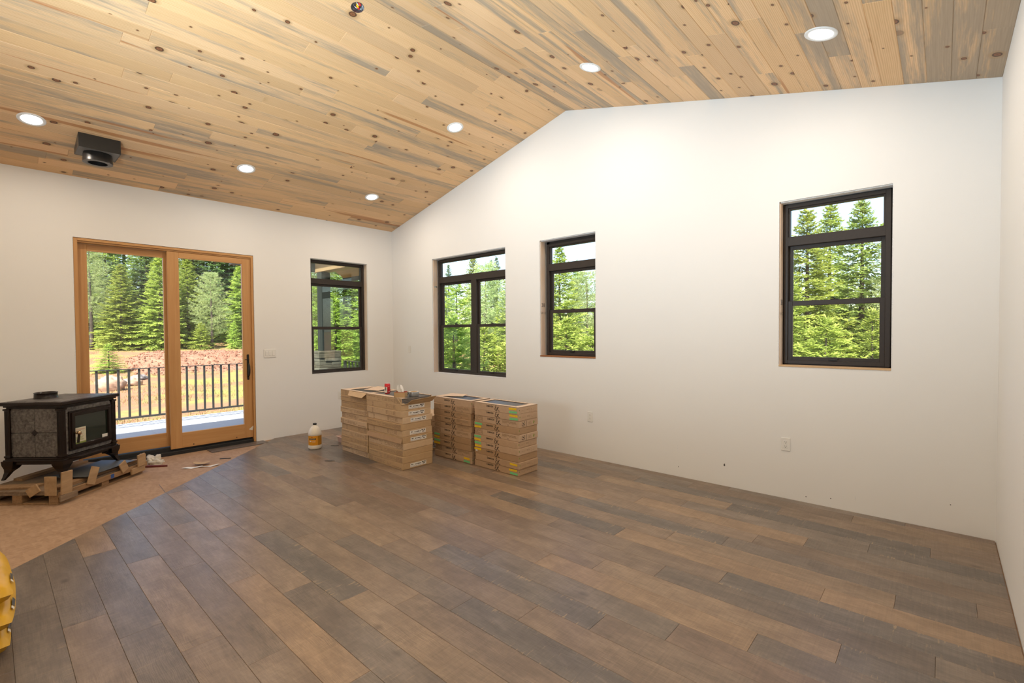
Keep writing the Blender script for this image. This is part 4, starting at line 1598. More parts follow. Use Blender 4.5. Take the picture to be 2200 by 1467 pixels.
def rr(x, y, r, n=5):
    out = []
    for (sx, sy, a0) in ((1, 1, 0), (-1, 1, PI / 2), (-1, -1, PI), (1, -1, 1.5 * PI)):
        for q in range(n):
            a = a0 + PI / 2 * q / (n - 1)
            out.append((sx * (x - r) + r * math.cos(a), sy * (y - r) + r * math.sin(a)))
    return out


loops = [(0.115, 0.075, 0.0), (0.128, 0.088, 0.072), (0.140, 0.100, 0.074), (0.140, 0.100, 0.082), (0.124, 0.084, 0.082), (0.112, 0.072, 0.006)]
vs, fs = [], []
for (x, y, z) in loops:
    vs += [(p[0], p[1], z) for p in rr(x, y, 0.022)]
n = 20
for k in range(len(loops) - 1):
    for i in range(n):
        j = (i + 1) % n
        fs.append((k * n + i, k * n + j, (k + 1) * n + j, (k + 1) * n + i))
fs += [tuple(reversed(range(n))), tuple((len(loops) - 1) * n + i for i in range(n))]
g.add(vs, fs)
g.build('tray_shell', M['tray'], tray)
tl = thing('putty_knife', 'red handled putty knife lying in the pink tray', 'tool', (1.02, -1.47, 0.05), -0.5)
g = G()
g.tube([(-0.02, 0, 0.0), (0.03, 0, 0.008), (0.09, 0, 0.024)], [0.012, 0.013, 0.010], 8)
g.build('handle', M['red'], tl)
g = G()
g.prism([(-0.095, -0.025), (-0.02, -0.008), (-0.02, 0.008), (-0.095, 0.025)], -0.003, 0.0)
g.build('blade', M['alu'], tl)

# ================================================================== flooring cartons
ORD = ['lowest', 'second', 'third', 'fourth', 'fifth', 'sixth', 'seventh', 'eighth', 'ninth', 'tenth', 'eleventh']
BH = 0.0712
rb = random.Random(8)
EKM = [[(.42, .92), (.30, 1.0), (.15, .92), (.11, .74), (.22, .6), (.34, .57), (.2, .53), (.06, .40), (.0, .22), (.07, .05), (.24, .0), (.40, .10)],
       [(.66, .72), (.58, .35), (.46, -.02), (.40, -.22)], [(1.0, .78), (.80, .55), (.52, .28)], [(.62, .40), (.80, .12), (.98, -.08), (1.12, -.10), (1.2, .02)]]


def dashes(g, u0, u1, v0, v1, rows, seed, M_, thick=0.45):
    r = random.Random(seed)
    dv = (v1 - v0) / rows
    for k in range(rows):
        u = u0
        while u < u1 - 0.004:
            w_ = min(u1 - u, 0.006 + r.random() * 0.03)
            if r.random() < 0.86:
                g.quad((u, v0 + dv * k, 0), (u + w_, v0 + dv * k, 0), (u + w_, v0 + dv * (k + thick), 0), (u, v0 + dv * (k + thick), 0), M_)
            u += w_ + 0.003 + r.random() * 0.004


_cache = {}


def cached(key, fn):
    if key not in _cache:
        _cache[key] = fn()
    return _cache[key]


def face_front(L, D):   # plane of the long side: local -Y face, u from left to right, v up, origin at its lower left
    return Matrix.Translation((-L / 2, -D / 2 - 0.0007, 0)) @ RX


def face_end(L, D):     # +X end face, u from front to back
    return Matrix.Translation((L / 2 + 0.0007, -D / 2, 0)) @ Matrix(((0, 0, 1, 0), (1, 0, 0, 0), (0, 1, 0, 0), (0, 0, 0, 1)))


def carton_body(L, D, H, mat):
    def fn():
        g = G()
        g.cbox(-L / 2, L / 2, -D / 2, D / 2, 0.0004, H - 0.0004, 0.0034)
        return g.mesh('carton_body', M[mat])
    return cached(('body', L, D, H, mat), fn)


def lid_seam(L, D, H):
    """the folded lip of the lid along the top edges"""
    def fn():
        g = G()
        for sgn in (-1, 1):
            g.cbox(-L / 2 - 0.0008, L / 2 + 0.0008, sgn * D / 2 - 0.002, sgn * D / 2 + 0.0012, H - 0.016, H - 0.0012, 0.0006)
        return g.mesh('lid_lip', M['carton'])
    return cached(('lip', L, D, H), fn)


def put(name, me, parent):
    return link(name, me, parent)


def print_a(variant, L, D):
    def fn():
        g = G()
        F = face_front(L, D)
        if variant == 'printed':
            dashes(g, 0.02, 0.19, 0.044, 0.058, 1, 1, F, 0.8)
            dashes(g, 0.03, 0.12, 0.018, 0.032, 2, 2, F, 0.3)
            dashes(g, 0.22, 0.30, 0.036, 0.056, 2, 3, F, 0.45)
            dashes(g, 0.25, 0.28, 0.014, 0.026, 1, 4, F, 0.8)
            for k in range(4):
                dashes(g, 0.33 + k * 0.058, 0.38 + k * 0.058, 0.018, 0.052, 4, 5 + k, F, 0.55)
            dashes(g, 0.56, L - 0.012, 0.008, 0.062, 6, 12, F, 0.7)
        elif variant == 'reversed':
            dashes(g, L - 0.20, L - 0.02, 0.012, 0.026, 1, 1, F, 0.8)
            dashes(g, L - 0.30, L - 0.22, 0.014, 0.05, 3, 3, F, 0.45)
            for k in range(4):
                dashes(g, 0.12 + k * 0.058, 0.17 + k * 0.058, 0.018, 0.052, 4, 5 + k, F, 0.55)
            dashes(g, 0.012, 0.09, 0.008, 0.062, 6, 12, F, 0.7)
        else:
            dashes(g, 0.115, 0.14, 0.006, 0.066, 9, 22, F, 0.75)
            dashes(g, 0.40, 0.44, 0.008, 0.062, 6, 23, F, 0.6)
            dashes(g, 0.45, 0.53, 0.008, 0.062, 5, 24, F, 0.3)
            dashes(g, 0.54, 0.59, 0.008, 0.062, 6, 25, F, 0.6)
            dashes(g, 0.02, 0.11, 0.055, 0.062, 1, 26, F, 0.3)
        return g.mesh('faded_print', M['print_soft'])
    return cached(('pa', variant, L, D), fn)


def end_label(L, D):
    def fn():
        F = face_end(L, D)
        g = G()
        g.mi = 0
        g.quad((0.10, 0.014, 0), (0.315, 0.014, 0), (0.315, 0.056, 0), (0.10, 0.056, 0), F)
        g.mi = 1
        F2 = F @ Matrix.Translation((0, 0, 0.0004))
        dashes(g, 0.115, 0.14, 0.036, 0.048, 1, 3, F2, 0.9)
        dashes(g, 0.16, 0.245, 0.034, 0.046, 1, 4, F2, 0.7)
        dashes(g, 0.255, 0.305, 0.040, 0.052, 1, 5, F2, 0.9)
        dashes(g, 0.265, 0.30, 0.024, 0.034, 1, 6, F2, 0.8)
        dashes(g, 0.11, 0.25, 0.018, 0.03, 2, 7, F2, 0.25)
        return g.mesh('shipping_label', [M['label'], M['print_dark']])
    return cached(('lab', L, D), fn)


LA, DA = 0.690, 0.405
LB, DBx = 0.656, 0.310


def carton_a(i, n, x, y, stack, variant, label_on, L=LA, dx=0.0, rz=None):
    z = i * BH
    t_ = thing('flooring_carton', f'brown flooring carton, {ORD[i]} from the floor in {stack}' if i else f'brown flooring carton at the bottom of {stack}', 'carton',
               (x + dx + rb.uniform(-.004, .004), y + rb.uniform(-.010, .010), z), rb.uniform(-.012, .012) if rz is None else rz, 'brown flooring cartons')
    put('carton_body', carton_body(L, DA, BH, 'carton'), t_)
    put('faded_print', print_a(variant, L, DA), t_)['kind'] = 'stuff'
    if label_on:
        put('shipping_label', end_label(L, DA), t_)
    return t_


def sheet(name, pts, mat, parent, th=0.003):
    """a bent cardboard flap from a quad or polygon outline in 3-D"""
    p = [Vector(q) for q in pts]
    nn = (p[1] - p[0]).cross(p[2] - p[1]).normalized() * th
    n = len(p)
    g = G()
    g.add([tuple(q) for q in p] + [tuple(q + nn) for q in p], [tuple(reversed(range(n))), tuple(range(n, 2 * n))] + [(i, (i + 1) % n, n + (i + 1) % n, n + i) for i in range(n)])
    return g.build(name, M[mat], parent)


# stack A1 (hidden end) and A2 (labelled ends)
A1X, A1Y = 1.392 + 0.315, -1.72 + DA / 2
A2X, A2Y = 2.04 + LA / 2, -1.735 + DA / 2
va1 = ['printed', 'printed', 'printed', 'printed', 'plain', 'reversed', 'reversed', 'printed', 'printed']
for i in range(10):
    carton_a(i, 11, A1X, A1Y, 'the stack nearest the white jug', va1[i] if i < 9 else 'printed', False, 0.625)
spec = [('reversed', 1, 0.012), ('printed', 0, 0.010), ('printed', 0, 0.010), ('printed', 0, 0.012), ('lip', 1, 0.006), ('plain', 1, 0.0), ('printed', 0, -0.004), ('plain', 1, 0.0), ('plain', 1, -0.004), ('plain', 1, -0.010)]
for i, (v_, lb, dx) in enumerate(spec):
    t_ = carton_a(i, 10, A2X, A2Y, 'the stack under the soda can', 'printed' if v_ == 'lip' else v_, lb, LA, dx, -0.02 if i == 0 else None)
    if v_ == 'lip':
        sheet('open_lid', [(-LA / 2 - 0.015, -DA / 2 - 0.002, 0.055), (LA / 2 - 0.01, -DA / 2 - 0.002, 0.055), (LA / 2 - 0.01, -DA / 2 - 0.016, 0.004), (-LA / 2 - 0.015, -DA / 2 - 0.020, 0.004)], 'carton_b', t_)


def open_carton(name, label, x, y, z, L, D, H, mat, border, plank_tone, end_open=False, group='brown flooring cartons'):
    """carton whose lid is cut away so the grey planks inside show"""
    t_ = thing(name, label, 'carton', (x, y, z), 0.0, group)
    g = G()
    w_ = 0.004
    g.box(-L / 2, L / 2, -D / 2, D / 2, 0.0004, w_)
    g.box(-L / 2, L / 2, -D / 2, -D / 2 + w_, w_, H)
    g.box(-L / 2, L / 2, D / 2 - w_, D / 2, w_, H)
    g.box(-L / 2, -L / 2 + w_, -D / 2 + w_, D / 2 - w_, w_, H)
    if not end_open:
        g.box(L / 2 - w_, L / 2, -D / 2 + w_, D / 2 - w_, w_, H)
    body = g.build('carton_body', M[mat], t_)
    # planks inside, each one a board of its own
    n = 7
    hp = (H - 0.010) / n
    for k in range(n):
        g = G()
        g.mi = 0
        g.cbox(-L / 2 + 0.006, L / 2 - 0.006, -D / 2 + 0.006, D / 2 - 0.006, w_ + hp * k + 0.001, w_ + hp * (k + 1) - 0.0012, 0.001)
        g.build('packed_plank', M['grey_plank'], t_)
    # lid border
    b0, b1, b2, b3 = border       # left, right, front, back
    g = G()
    zt_ = H - 0.0012
    def brd(xa, xb, ya, yb):
        if xb - xa > 0.002 and yb - ya > 0.002:
            g.box(xa, xb, ya, yb, zt_ - 0.002, H + 0.001)
    brd(-L / 2, -L / 2 + b0, -D / 2, D / 2)
    brd(L / 2 - b1, L / 2, -D / 2, D / 2)
    brd(-L / 2 + b0, L / 2 - b1, -D / 2, -D / 2 + b2)
    brd(-L / 2 + b0, L / 2 - b1, D / 2 - b3, D / 2)
    g.build('lid_border', M['carton_pale'], t_)
    return t_


# top carton of A1: lid torn open, flap folded over the front
t1 = open_carton('flooring_carton', 'opened brown flooring carton with folded lid on the stack nearest the white jug', A1X, A1Y, 10 * BH, 0.63, DA, BH - 0.002, 'carton', (0.14, 0.02, 0.05, 0.03), 0)
sheet('torn_flap', [(-0.10, -DA / 2 - 0.004, 0.066), (0.312, -DA / 2 - 0.004, 0.066), (0.27, -DA / 2 - 0.055, 0.012), (-0.05, -DA / 2 - 0.050, 0.018)], 'carton', t1)
sheet('torn_flap', [(0.0, -0.06, BH + 0.002), (0.26, -0.02, BH + 0.002), (0.24, 0.14, BH + 0.020), (0.03, 0.12, BH + 0.030)], 'carton_pale', t1)
put('faded_print', print_a('plain', 0.63, DA), t1)['kind'] = 'stuff'
# top carton of A2: end torn off, plank edges showing
t2 = open_carton('flooring_carton', 'opened brown flooring carton with torn end and plank edges showing, under the tape roll', A2X - 0.008, A2Y, 10 * BH, LA + 0.02, DA, BH - 0.002, 'carton', (0.03, 0.0, 0.07, 0.02), 0, True)
put('faded_print', print_a('printed', LA + 0.02, DA), t2)['kind'] = 'stuff'
ex_ = LA / 2 + 0.010
sheet('torn_flap', [(ex_, -DA / 2 + 0.07, 0.002), (ex_, DA / 2 + 0.01, 0.002), (ex_ + 0.05, DA / 2 + 0.03, 0.062), (ex_ + 0.045, -DA / 2 + 0.10, 0.045)], 'carton', t2)
sheet('torn_flap', [(ex_ - 0.09, -DA / 2 - 0.003, 0.069), (ex_ - 0.004, -DA / 2 - 0.003, 0.002), (ex_ + 0.006, -DA / 2 + 0.04, 0.0), (ex_ - 0.05, -DA / 2 + 0.004, 0.05)], 'carton_in', t2)
g = G()
for k in range(7):
    zz = 0.006 + k * 0.0087
    g.box(LA / 2 + 0.004, LA / 2 + 0.0046, -DA / 2 + 0.008, DA / 2 - 0.008, zz, zz + 0.0022)
g.build('plank_core_edges', M['plank_core'], t2)['kind'] = 'stuff'

# stacks B1 and B2: cartons with monogram lettering


def print_b(variant, L, D):
    def fn():
        g = G()
        F = face_front(L, D)
        g.mi = 0
        def T(u, v, s=1.0):
            return F @ Matrix.Translation((u, v, 0.0)) @ Matrix.Diagonal((0.62, 1.0, 1, 1))
        u0 = 0.195 if variant != 'printed' else 0.205
        vv = 0.048
        for (ch, du, s_) in (('E', 0.0, 0.031), ('MERSON', 0.0355, 0.021), ('K', 0.0725, 0.031), ('EN', 0.0905, 0.021)):
            v, f = text_geo(ch, s_, 0.0011)
            g.add(v, f, T(u0 + du, vv - (0.0 if s_ > 0.02 else 0.003)))
        strokes(g, EKM, 0.13, F @ Matrix.Translation((u0 + 0.124, 0.014, 0)) @ Matrix.Diagonal((0.058, 0.050, 1, 1)))
        if variant == 'printed':
            g.mi = 1
            dashes(g, 0.008, 0.13, 0.008, 0.066, 7, 31, F, 0.72)
            dashes(g, 0.42, 0.62, 0.034, 0.060, 3, 32, F, 0.72)
            g.mi = 0
            v, f = text_geo('3 0 6', 0.020)
            g.add(v, f, T(0.50, 0.016))
        E_ = face_end(L, D)
        if variant == 'printed':
            strokes(g, EKM, 0.13, E_ @ Matrix.Translation((0.085, 0.012, 0)) @ Matrix.Rotation(PI / 2, 4, 'Z') @ Matrix.Diagonal((0.042, 0.040, 1, 1)))
            g.quad((0.118, 0.004, 0), (0.122, 0.004, 0), (0.122, 0.066, 0), (0.118, 0.066, 0), E_)
            g.mi = 1
            dashes(g, 0.15, 0.20, 0.018, 0.052, 5, 35, E_, 0.4)
            g.mi = 2
            g.add([(0.225, 0.03, 0), (0.235, 0.015, 0), (0.245, 0.03, 0), (0.24, 0.055, 0), (0.232, 0.05, 0)], [(0, 1, 2, 3, 4)], E_)
            g.add([(0.246, 0.03, 0), (0.258, 0.036, 0), (0.262, 0.048, 0), (0.255, 0.045, 0)], [(0, 1, 2, 3)], E_)
        else:
            g.mi = 1
            dashes(g, 0.02, 0.29, 0.006, 0.014, 1, 36, E_, 0.5)
            dashes(g, 0.13, 0.18, 0.034, 0.050, 2, 37, E_, 0.6)
            dashes(g, 0.20, 0.25, 0.024, 0.052, 2, 38, E_, 0.3)
            dashes(g, 0.05, 0.11, 0.028, 0.048, 2, 39, E_, 0.25)
            g.mi = 2
            g.quad((0.010, 0.036, 0), (0.022, 0.036, 0), (0.022, 0.050, 0), (0.010, 0.050, 0), E_)
        return g.mesh('carton_print', [M['print_dark'], M['print_soft'], M['print_green']])
    return cached(('pb', variant, L, D), fn)


def tape(parent, L, D, u, v, mat, w_=0.108, h_=0.022, tilt=0.0):
    g = G()
    g.cbox(-w_ / 2, w_ / 2, -h_ / 2, h_ / 2, 0.0004, 0.0014, 0.0003, face_front(L, D) @ Matrix.Translation((u, v, 0)) @ Matrix.Rotation(tilt, 4, 'Z'))
    return g.build('tape_strip', M[mat], parent)


B2 = [('plain', 'ryg'), ('plain', 'ry'), ('plain', 'lyw'), ('plain', 'lgy'), ('plain', 'lgy'), ('printed', ''), ('plain', 'lgy'), ('printed', ''), ('plain', 'ryg')]
B1 = [('plain', 'ryg'), ('printed', ''), ('plain', 'lgy'), ('plain', 'lgy'), ('printed', ''), ('printed', ''), ('printed', ''), ('printed', ''), ('printed', '')]


def add_tapes(t_, code):
    if not code:
        return
    left = code[0] == 'l'
    u = (0.062 if left else LB - 0.075) + rb.uniform(-.008, .008)
    cols = code[1:]
    for k, c_ in enumerate(cols):
        mt = {'y': 'tape_y', 'g': 'tape_g', 'w': 'label'}[c_]
        v = (0.053, 0.019)[k] if len(cols) > 1 else 0.045
        if c_ == 'w':
            tape(t_, LB, DBx, u - 0.02, 0.036, mt, 0.03, 0.022)
        else:
            tape(t_, LB, DBx, u + rb.uniform(-.006, .006), v, mt, 0.105 + rb.uniform(-.008, .008), 0.021, rb.uniform(-.05, .05))


for (spec_, bx, stack) in ((B1, 2.469 + LB / 2, 'the stack behind the tape roll'), (B2, 3.184 + LB / 2, 'the stack nearest the gable outlet')):
    by = -1.085 + DBx / 2
    for i, (v_, code) in enumerate(spec_):
        t_ = thing('flooring_carton', f'monogrammed flooring carton, {ORD[i]} from the floor in {stack}' if i else f'monogrammed flooring carton at the bottom of {stack}', 'carton',
                   (bx + rb.uniform(-.008, .008), by + rb.uniform(-.009, .009), i * BH), rb.uniform(-.012, .012), 'monogrammed flooring cartons')
        put('carton_body', carton_body(LB, DBx, BH, 'carton_b'), t_)
        put('carton_print', print_b(v_, LB, DBx), t_)['kind'] = 'stuff'
        add_tapes(t_, code)
    t_ = open_carton('flooring_carton', 'opened monogrammed carton showing a grey plank on top of ' + stack, bx, by, 9 * BH, LB, DBx, BH + 0.004, 'carton_b',
                     (0.055, 0.075, 0.05, 0.03) if bx > 3 else (0.03, 0.06, 0.05, 0.03), 0, False, 'monogrammed flooring cartons')
    put('carton_print', print_b('plain', LB, DBx), t_)['kind'] = 'stuff'
    if bx > 3:
        add_tapes(t_, 'ryg')
    else:
        sheet('torn_flap', [(-LB / 2 + 0.02, -DBx / 2 + 0.02, BH + 0.006), (-0.02, DBx / 2 - 0.12, BH + 0.006), (-0.03, DBx / 2 - 0.03, BH + 0.022), (-LB / 2 + 0.03, DBx / 2 - 0.05, BH + 0.016)], 'carton_pale', t_)

# low cartons behind the two rows
for i in range(3):
    t_ = thing('shipping_box', ('lowest', 'middle', 'uppermost')[i] + ' plain cardboard box in the gap behind the stacks', 'carton', (1.98 + 0.01 * i, -0.83, i * 0.148), 0.02 * (i - 1), 'boxes behind the stacks')
    put('carton_body', carton_body(0.62, 0.34, 0.148, 'carton'), t_)
    g = G()
    F = face_end(0.62, 0.34)
    if i == 0:
        g.quad((0.03, 0.03, 0), (0.16, 0.03, 0), (0.16, 0.13, 0), (0.03, 0.13, 0), F)
        g.build('shipping_label', M['label'], t_)
        g = G()
        dashes(g, 0.04, 0.15, 0.04, 0.12, 5, 3, F @ Matrix.Translation((0, 0, 0.0004)), 0.6)
        g.build('label_print', M['print_dark'], t_)['kind'] = 'stuff'
    else:
        g.quad((0.0, 0.07, 0), (0.34, 0.07, 0), (0.34, 0.078, 0), (0.0, 0.078, 0), F)
        g.build('tape_seam', M['print_soft'], t_)

# things on top of stack A2
TZ = 11 * BH - 0.0005
can = thing('soda_can', 'red soda can standing on the open cartons', 'can', (2.255, -1.60, TZ), 0.0)
acan = math.atan2(CAM.y + 1.60, CAM.x - 2.255)
g = G()
g.smooth = True
g.lathe([(0.026, 0.0), (0.028, 0.002), (0.033, 0.010), (0.033, 0.106), (0.0275, 0.119)], 32)
g.build('can_body', M['can'], can)
g = G()
g.lathe([(0.0275, 0.119), (0.0275, 0.122), (0.026, 0.122), (0.0255, 0.1195), (0.0, 0.1195)], 32, None, 0, 2 * PI, False)
g.build('can_lid', M['alu'], can)
g = G()
g.smooth = True
g.lathe([(0.0333, 0.014), (0.0333, 0.080)], 12, None, acan - 1.5, acan - 0.05, False)
g.build('nutrition_panel', M['label'], can)
g = G()
dsh = []
for k in range(6):
    wrap(g, *rect(0.016 + 0.004 * (k % 2), 0.005, 3), 0.0336, acan - 0.7, 0.074 - k * 0.006)
g.build('panel_print', M['print_dark'], can)['kind'] = 'stuff'
g = G()
wrap(g, *rect(0.016, 0.003, 3), 0.0336, acan + 0.5, 0.088)
wrap(g, *rect(0.008, 0.014, 2), 0.0336, acan + 0.6, 0.026)
g.build('white_flash', M['label'], can)

bx = thing('small_box', 'small open brown box holding tissue on the open cartons', 'box', (2.615, -1.665, TZ), 0.65)
g = G()
a_, b_, h_ = 0.062, 0.045, 0.058
for (xa, xb, ya, yb) in ((-a_, a_, -b_, -b_ + 0.003), (-a_, a_, b_ - 0.003, b_), (-a_, -a_ + 0.003, -b_, b_), (a_ - 0.003, a_, -b_, b_)):
    g.box(xa, xb, ya, yb, 0.0, h_)
g.box(-a_, a_, -b_, b_, 0.0, 0.003)
g.build('box_shell', M['carton'], bx)
g = G()
for (xa, xb, ya, yb) in ((-a_, a_, -b_ - 0.0006, -b_ + 0.0036), (-a_, a_, b_ - 0.0036, b_ + 0.0006), (a_ - 0.0036, a_ + 0.0006, -b_, b_)):
    g.box(xa, xb, ya, yb, h_ - 0.004, h_ + 0.001)
g.build('red_rim', M['print_red'], bx)
ts = thing('tissue', 'white tissue sticking up out of the small brown box', 'tissue', (2.62, -1.655, TZ + 0.0035), 0.5)
g = G()
g.smooth = True
prev = None
for i in range(7):
    t = i / 6
    row = []
    for j in range(7):
        u = (j / 6 - 0.5)
        row.append((u * (0.05 + 0.02 * math.sin(t * 3)) - 0.03 * t, 0.012 * math.sin(u * 9 + t * 4) + 0.01 * t, 0.0 + 0.135 * t - 0.03 * abs(u) * t))
    if prev:
        for j in range(6):
            g.quad(prev[j], prev[j + 1], row[j + 1], row[j])
    prev = row
g.build('tissue_sheet', M['paper_white'], ts)
gl = thing('safety_glasses', 'dark framed clear safety glasses between the small box and tape roll', 'glasses', (2.545, -1.575, TZ), 0.4)
for sx in (-1, 1):
    g = G()
    g.smooth = True
    pts = [(sx * 0.034 + 0.026 * math.cos(2 * PI * k / 14), -0.004 * math.cos(2 * PI * k / 7), 0.024 + 0.019 * math.sin(2 * PI * k / 14)) for k in range(15)]
    g.tube(pts, 0.0028, 6)
    g.build('rim', M['black'], gl)
    g = G()
    g.tube([(sx * 0.062, 0, 0.03), (sx * 0.066, 0.05, 0.026), (sx * 0.062, 0.10, 0.006)], 0.0028, 6)
    g.build('temple', M['black'], gl)
    g = G()
    vs = [(sx * 0.034 + 0.025 * math.cos(2 * PI * k / 14), 0.0, 0.024 + 0.018 * math.sin(2 * PI * k / 14)) for k in range(14)]
    g.add(vs, [tuple(range(14))])
    g.build('lens', M['lowe_glass'], gl)
g = G()
g.tube([(-0.009, 0, 0.03), (0, -0.004, 0.034), (0.009, 0, 0.03)], 0.0025, 6)
g.build('bridge', M['black'], gl)
tp = thing('tape_roll', 'roll of silver duct tape lying on the open cartons', 'tape roll', (2.652, -1.515, TZ))
g = G()
g.smooth = True
g.lathe([(0.058, 0.0), (0.0585, 0.001), (0.0585, 0.047), (0.058, 0.048)], 40, None, 0, 2 * PI, False)
g.build('tape_wrap', M['tape_silver'], tp)
g = G()
g.lathe([(0.058, 0.048), (0.041, 0.048)], 40, None, 0, 2 * PI, False)
g.build('tape_side', M['label'], tp)
g = G()
g.smooth = True
g.lathe([(0.041, 0.048), (0.0405, 0.0485), (0.038, 0.0485), (0.038, 0.0), (0.058, 0.0)], 40, None, 0, 2 * PI, False)
g.build('cardboard_core', M['carton'], tp)
g = G()
for k in range(5):
    a = 2 * PI * k / 5
    g.add(*text_geo('DUCT', 0.012), Matrix.Rotation(a, 4, 'Z') @ Matrix.Translation((0, 0.0495, 0.0484)))
g.build('side_print', M['print_red'], tp)['kind'] = 'stuff'

# ================================================================== yellow bags at the edge of the laminate


def pillow(name, label, loc, rz, lx, ly, h, seed):
    r = random.Random(seed)
    off = Vector((r.random() * 30, r.random() * 30, r.random() * 30))
    root = thing(name, label, 'bag', loc, rz, 'yellow bags in the stack')
    n = 26
    def z_of(u, v, s):
        e = (1 - abs(u) ** 4.5) * (1 - abs(v) ** 4.0)
        e = max(e, 0.0) ** 0.33
        wr = 0.012 * mnoise.noise(Vector((u * 3, v * 6, s * 2)) + off) + 0.006 * mnoise.noise(Vector((u * 9, v * 16, s)) + off)
        return h / 2 + s * (h / 2) * e + (wr * e if s > 0 else wr * 0.3 * e)
    vs, fs, idx = [], [], {}
    for s in (1, -1):
        for i in range(n + 1):
            for j in range(n + 1):
                u, v = -1 + 2 * i / n, -1 + 2 * j / n
                cx = 1 - 0.05 * abs(v) ** 3
                cy = 1 - 0.05 * abs(u) ** 3
                idx[(s, i, j)] = len(vs)
                vs.append((u * lx / 2 * cx, v * ly / 2 * cy, max(0.0, z_of(u, v, s))))
    for i in range(n):
        for j in range(n):
            fs.append((idx[(1, i, j)], idx[(1, i + 1, j)], idx[(1, i + 1, j + 1)], idx[(1, i, j + 1)]))
            fs.append((idx[(-1, i, j + 1)], idx[(-1, i + 1, j + 1)], idx[(-1, i + 1, j)], idx[(-1, i, j)]))
    g = G()
    g.smooth = True
    g.add(vs, fs)
    g.build('bag_body', M['bag'], root)
    # printed panels on the top face and bulging side, following the surface
    for (u0_, u1_, v0_, v1_, mt, nm) in ((0.34, 0.60, 0.955, 0.992, 'bag_print', 'printed_panel'), (0.62, 0.70, 0.955, 0.992, 'label', 'printed_panel'), (-0.6, 0.5, -0.5, 0.3, 'bag_red', 'printed_panel')):
        g = G()
        g.smooth = True
        k = 10
        for i in range(k):
            for j in range(k):
                q = []
                for (a, b) in ((0, 0), (1, 0), (1, 1), (0, 1)):
                    u, v = u0_ + (u1_ - u0_) * (i + a) / k, v0_ + (v1_ - v0_) * (j + b) / k
                    cx, cy = 1 - 0.05 * abs(v) ** 3, 1 - 0.05 * abs(u) ** 3
                    q.append((u * lx / 2 * cx, v * ly / 2 * cy + 0.0012, z_of(u, v, 1) + 0.0015))
                g.quad(*q)
        g.build(nm, M[mt], root)
    return root


for i, nm in enumerate(('bottom', 'middle', 'top')):
    pillow('plastic_bag', nm + ' yellow plastic bag in the stack at the laminate edge', (3.55 + (0.0, 0.02, 0.0)[i], -4.925 + (-0.012, 0.012, 0.0)[i], 0.1165 * i), (0.02, -0.03, 0.03)[i], 0.66, 0.50, 0.118, 40 + i)

# ================================================================== porch and deck outside the sliding door
DZ = -0.02
deck = thing('porch_deck', 'pale grey slab deck outside the sliding door', 'deck', (0, 0, 0), 0, None, 'structure')
yy = 0.60
k = 0
while yy > -7.2:
    g = G()
    g.cbox(-3.22, -WT - 0.004, yy - 0.903, yy - 0.003, DZ - 0.14, DZ, 0.004)
    g.build('deck_slab', M['deck'], deck)
    yy -= 0.903
    k += 1
RX_ = -2.75


def railing(label, along, c, a, b, top_z, phase):
    """along 'y': runs in Y at X = c ; along 'x': runs in X at Y = c"""
    root = thing('porch_railing', label, 'railing', (0, 0, 0), 0)
    def bar(nm, lo, hi, w_, z0, z1, me=None):
        g = G()
        if along == 'y':
            g.cbox(c - w_ / 2, c + w_ / 2, lo, hi, z0, z1, 0.002)
        else:
            g.cbox(lo, hi, c - w_ / 2, c + w_ / 2, z0, z1, 0.002)
        return g.build(nm, M['rail'], root)
    bar('top_rail', a, b, 0.045, top_z - 0.012, top_z)
    bar('bottom_rail', a, b, 0.030, 0.118, 0.150)
    g = G()
    g.cbox(-0.009, 0.009, -0.016, 0.016, 0.150, top_z - 0.012, 0.001)
    me = g.mesh('baluster', M['rail'])
    t = a + phase
    while t < b - 0.02:
        o = link('baluster', me, root, (c, t, 0) if along == 'y' else (t, c, 0), (0, 0, 0 if along == 'y' else PI / 2))
        t += 0.1333
    n = max(2, int((b - a) / 2.2) + 1)
    for q in (a + 0.02, b - 0.02):
        g = G()
        if along == 'y':
            g.cbox(c - 0.025, c + 0.025, q - 0.025, q + 0.025, DZ, top_z - 0.012, 0.002)
        else:
            g.cbox(q - 0.025, q + 0.025, c - 0.025, c + 0.025, DZ, top_z - 0.012, 0.002)
        g.build('railing_post', M['rail'], root)
    return root


railing('long charcoal metal railing along the deck edge', 'y', RX_, -6.9, -0.13, 0.935, (-3.585 + 6.9) % 0.1333)
railing('short charcoal metal railing between stone pillar and house', 'x', 0.42, RX_ + 0.30, -WT - 0.02, 0.90, 0.06)

# stone pillar base with timber post
pil = thing('porch_pillar', 'porch pillar with stacked ledgestone base and dark timber post', 'pillar', (-2.75, 0.13, DZ))
rs = random.Random(17)
z = 0.0
while z < 1.06:
    h_ = rs.choice((0.045, 0.06, 0.075, 0.09))
    h_ = min(h_, 1.08 - z)
    if h_ < 0.03:
        break
    along = rs.random() < 0.5
    cut = rs.uniform(-0.12, 0.12)
    for part in (0, 1):
        g = G()
        j1, j2 = rs.uniform(0, 0.018), rs.uniform(0, 0.018)
        s_ = 0.235
        x0, x1, y0, y1 = -s_ - j1, s_ + j2, -s_ - j2, s_ + j1
        if along:
            x0, x1 = (x0, cut - 0.002) if part == 0 else (cut + 0.002, x1)
        else:
            y0, y1 = (y0, cut - 0.002) if part == 0 else (cut + 0.002, y1)
        g.cbox(x0, x1, y0, y1, z + 0.002, z + h_, 0.006)
        o = g.build('stone', M['ledge'], pil)
    z += h_
g = G()
g.cbox(-0.25, 0.25, -0.25, 0.25, z, z + 0.055, 0.008)
g.build('cap_stone', M['ledge'], pil)
g = G()
g.cbox(-0.10, 0.10, -0.10, 0.10, z + 0.055, 2.80, 0.006)
g.build('timber_post', M['post'], pil)
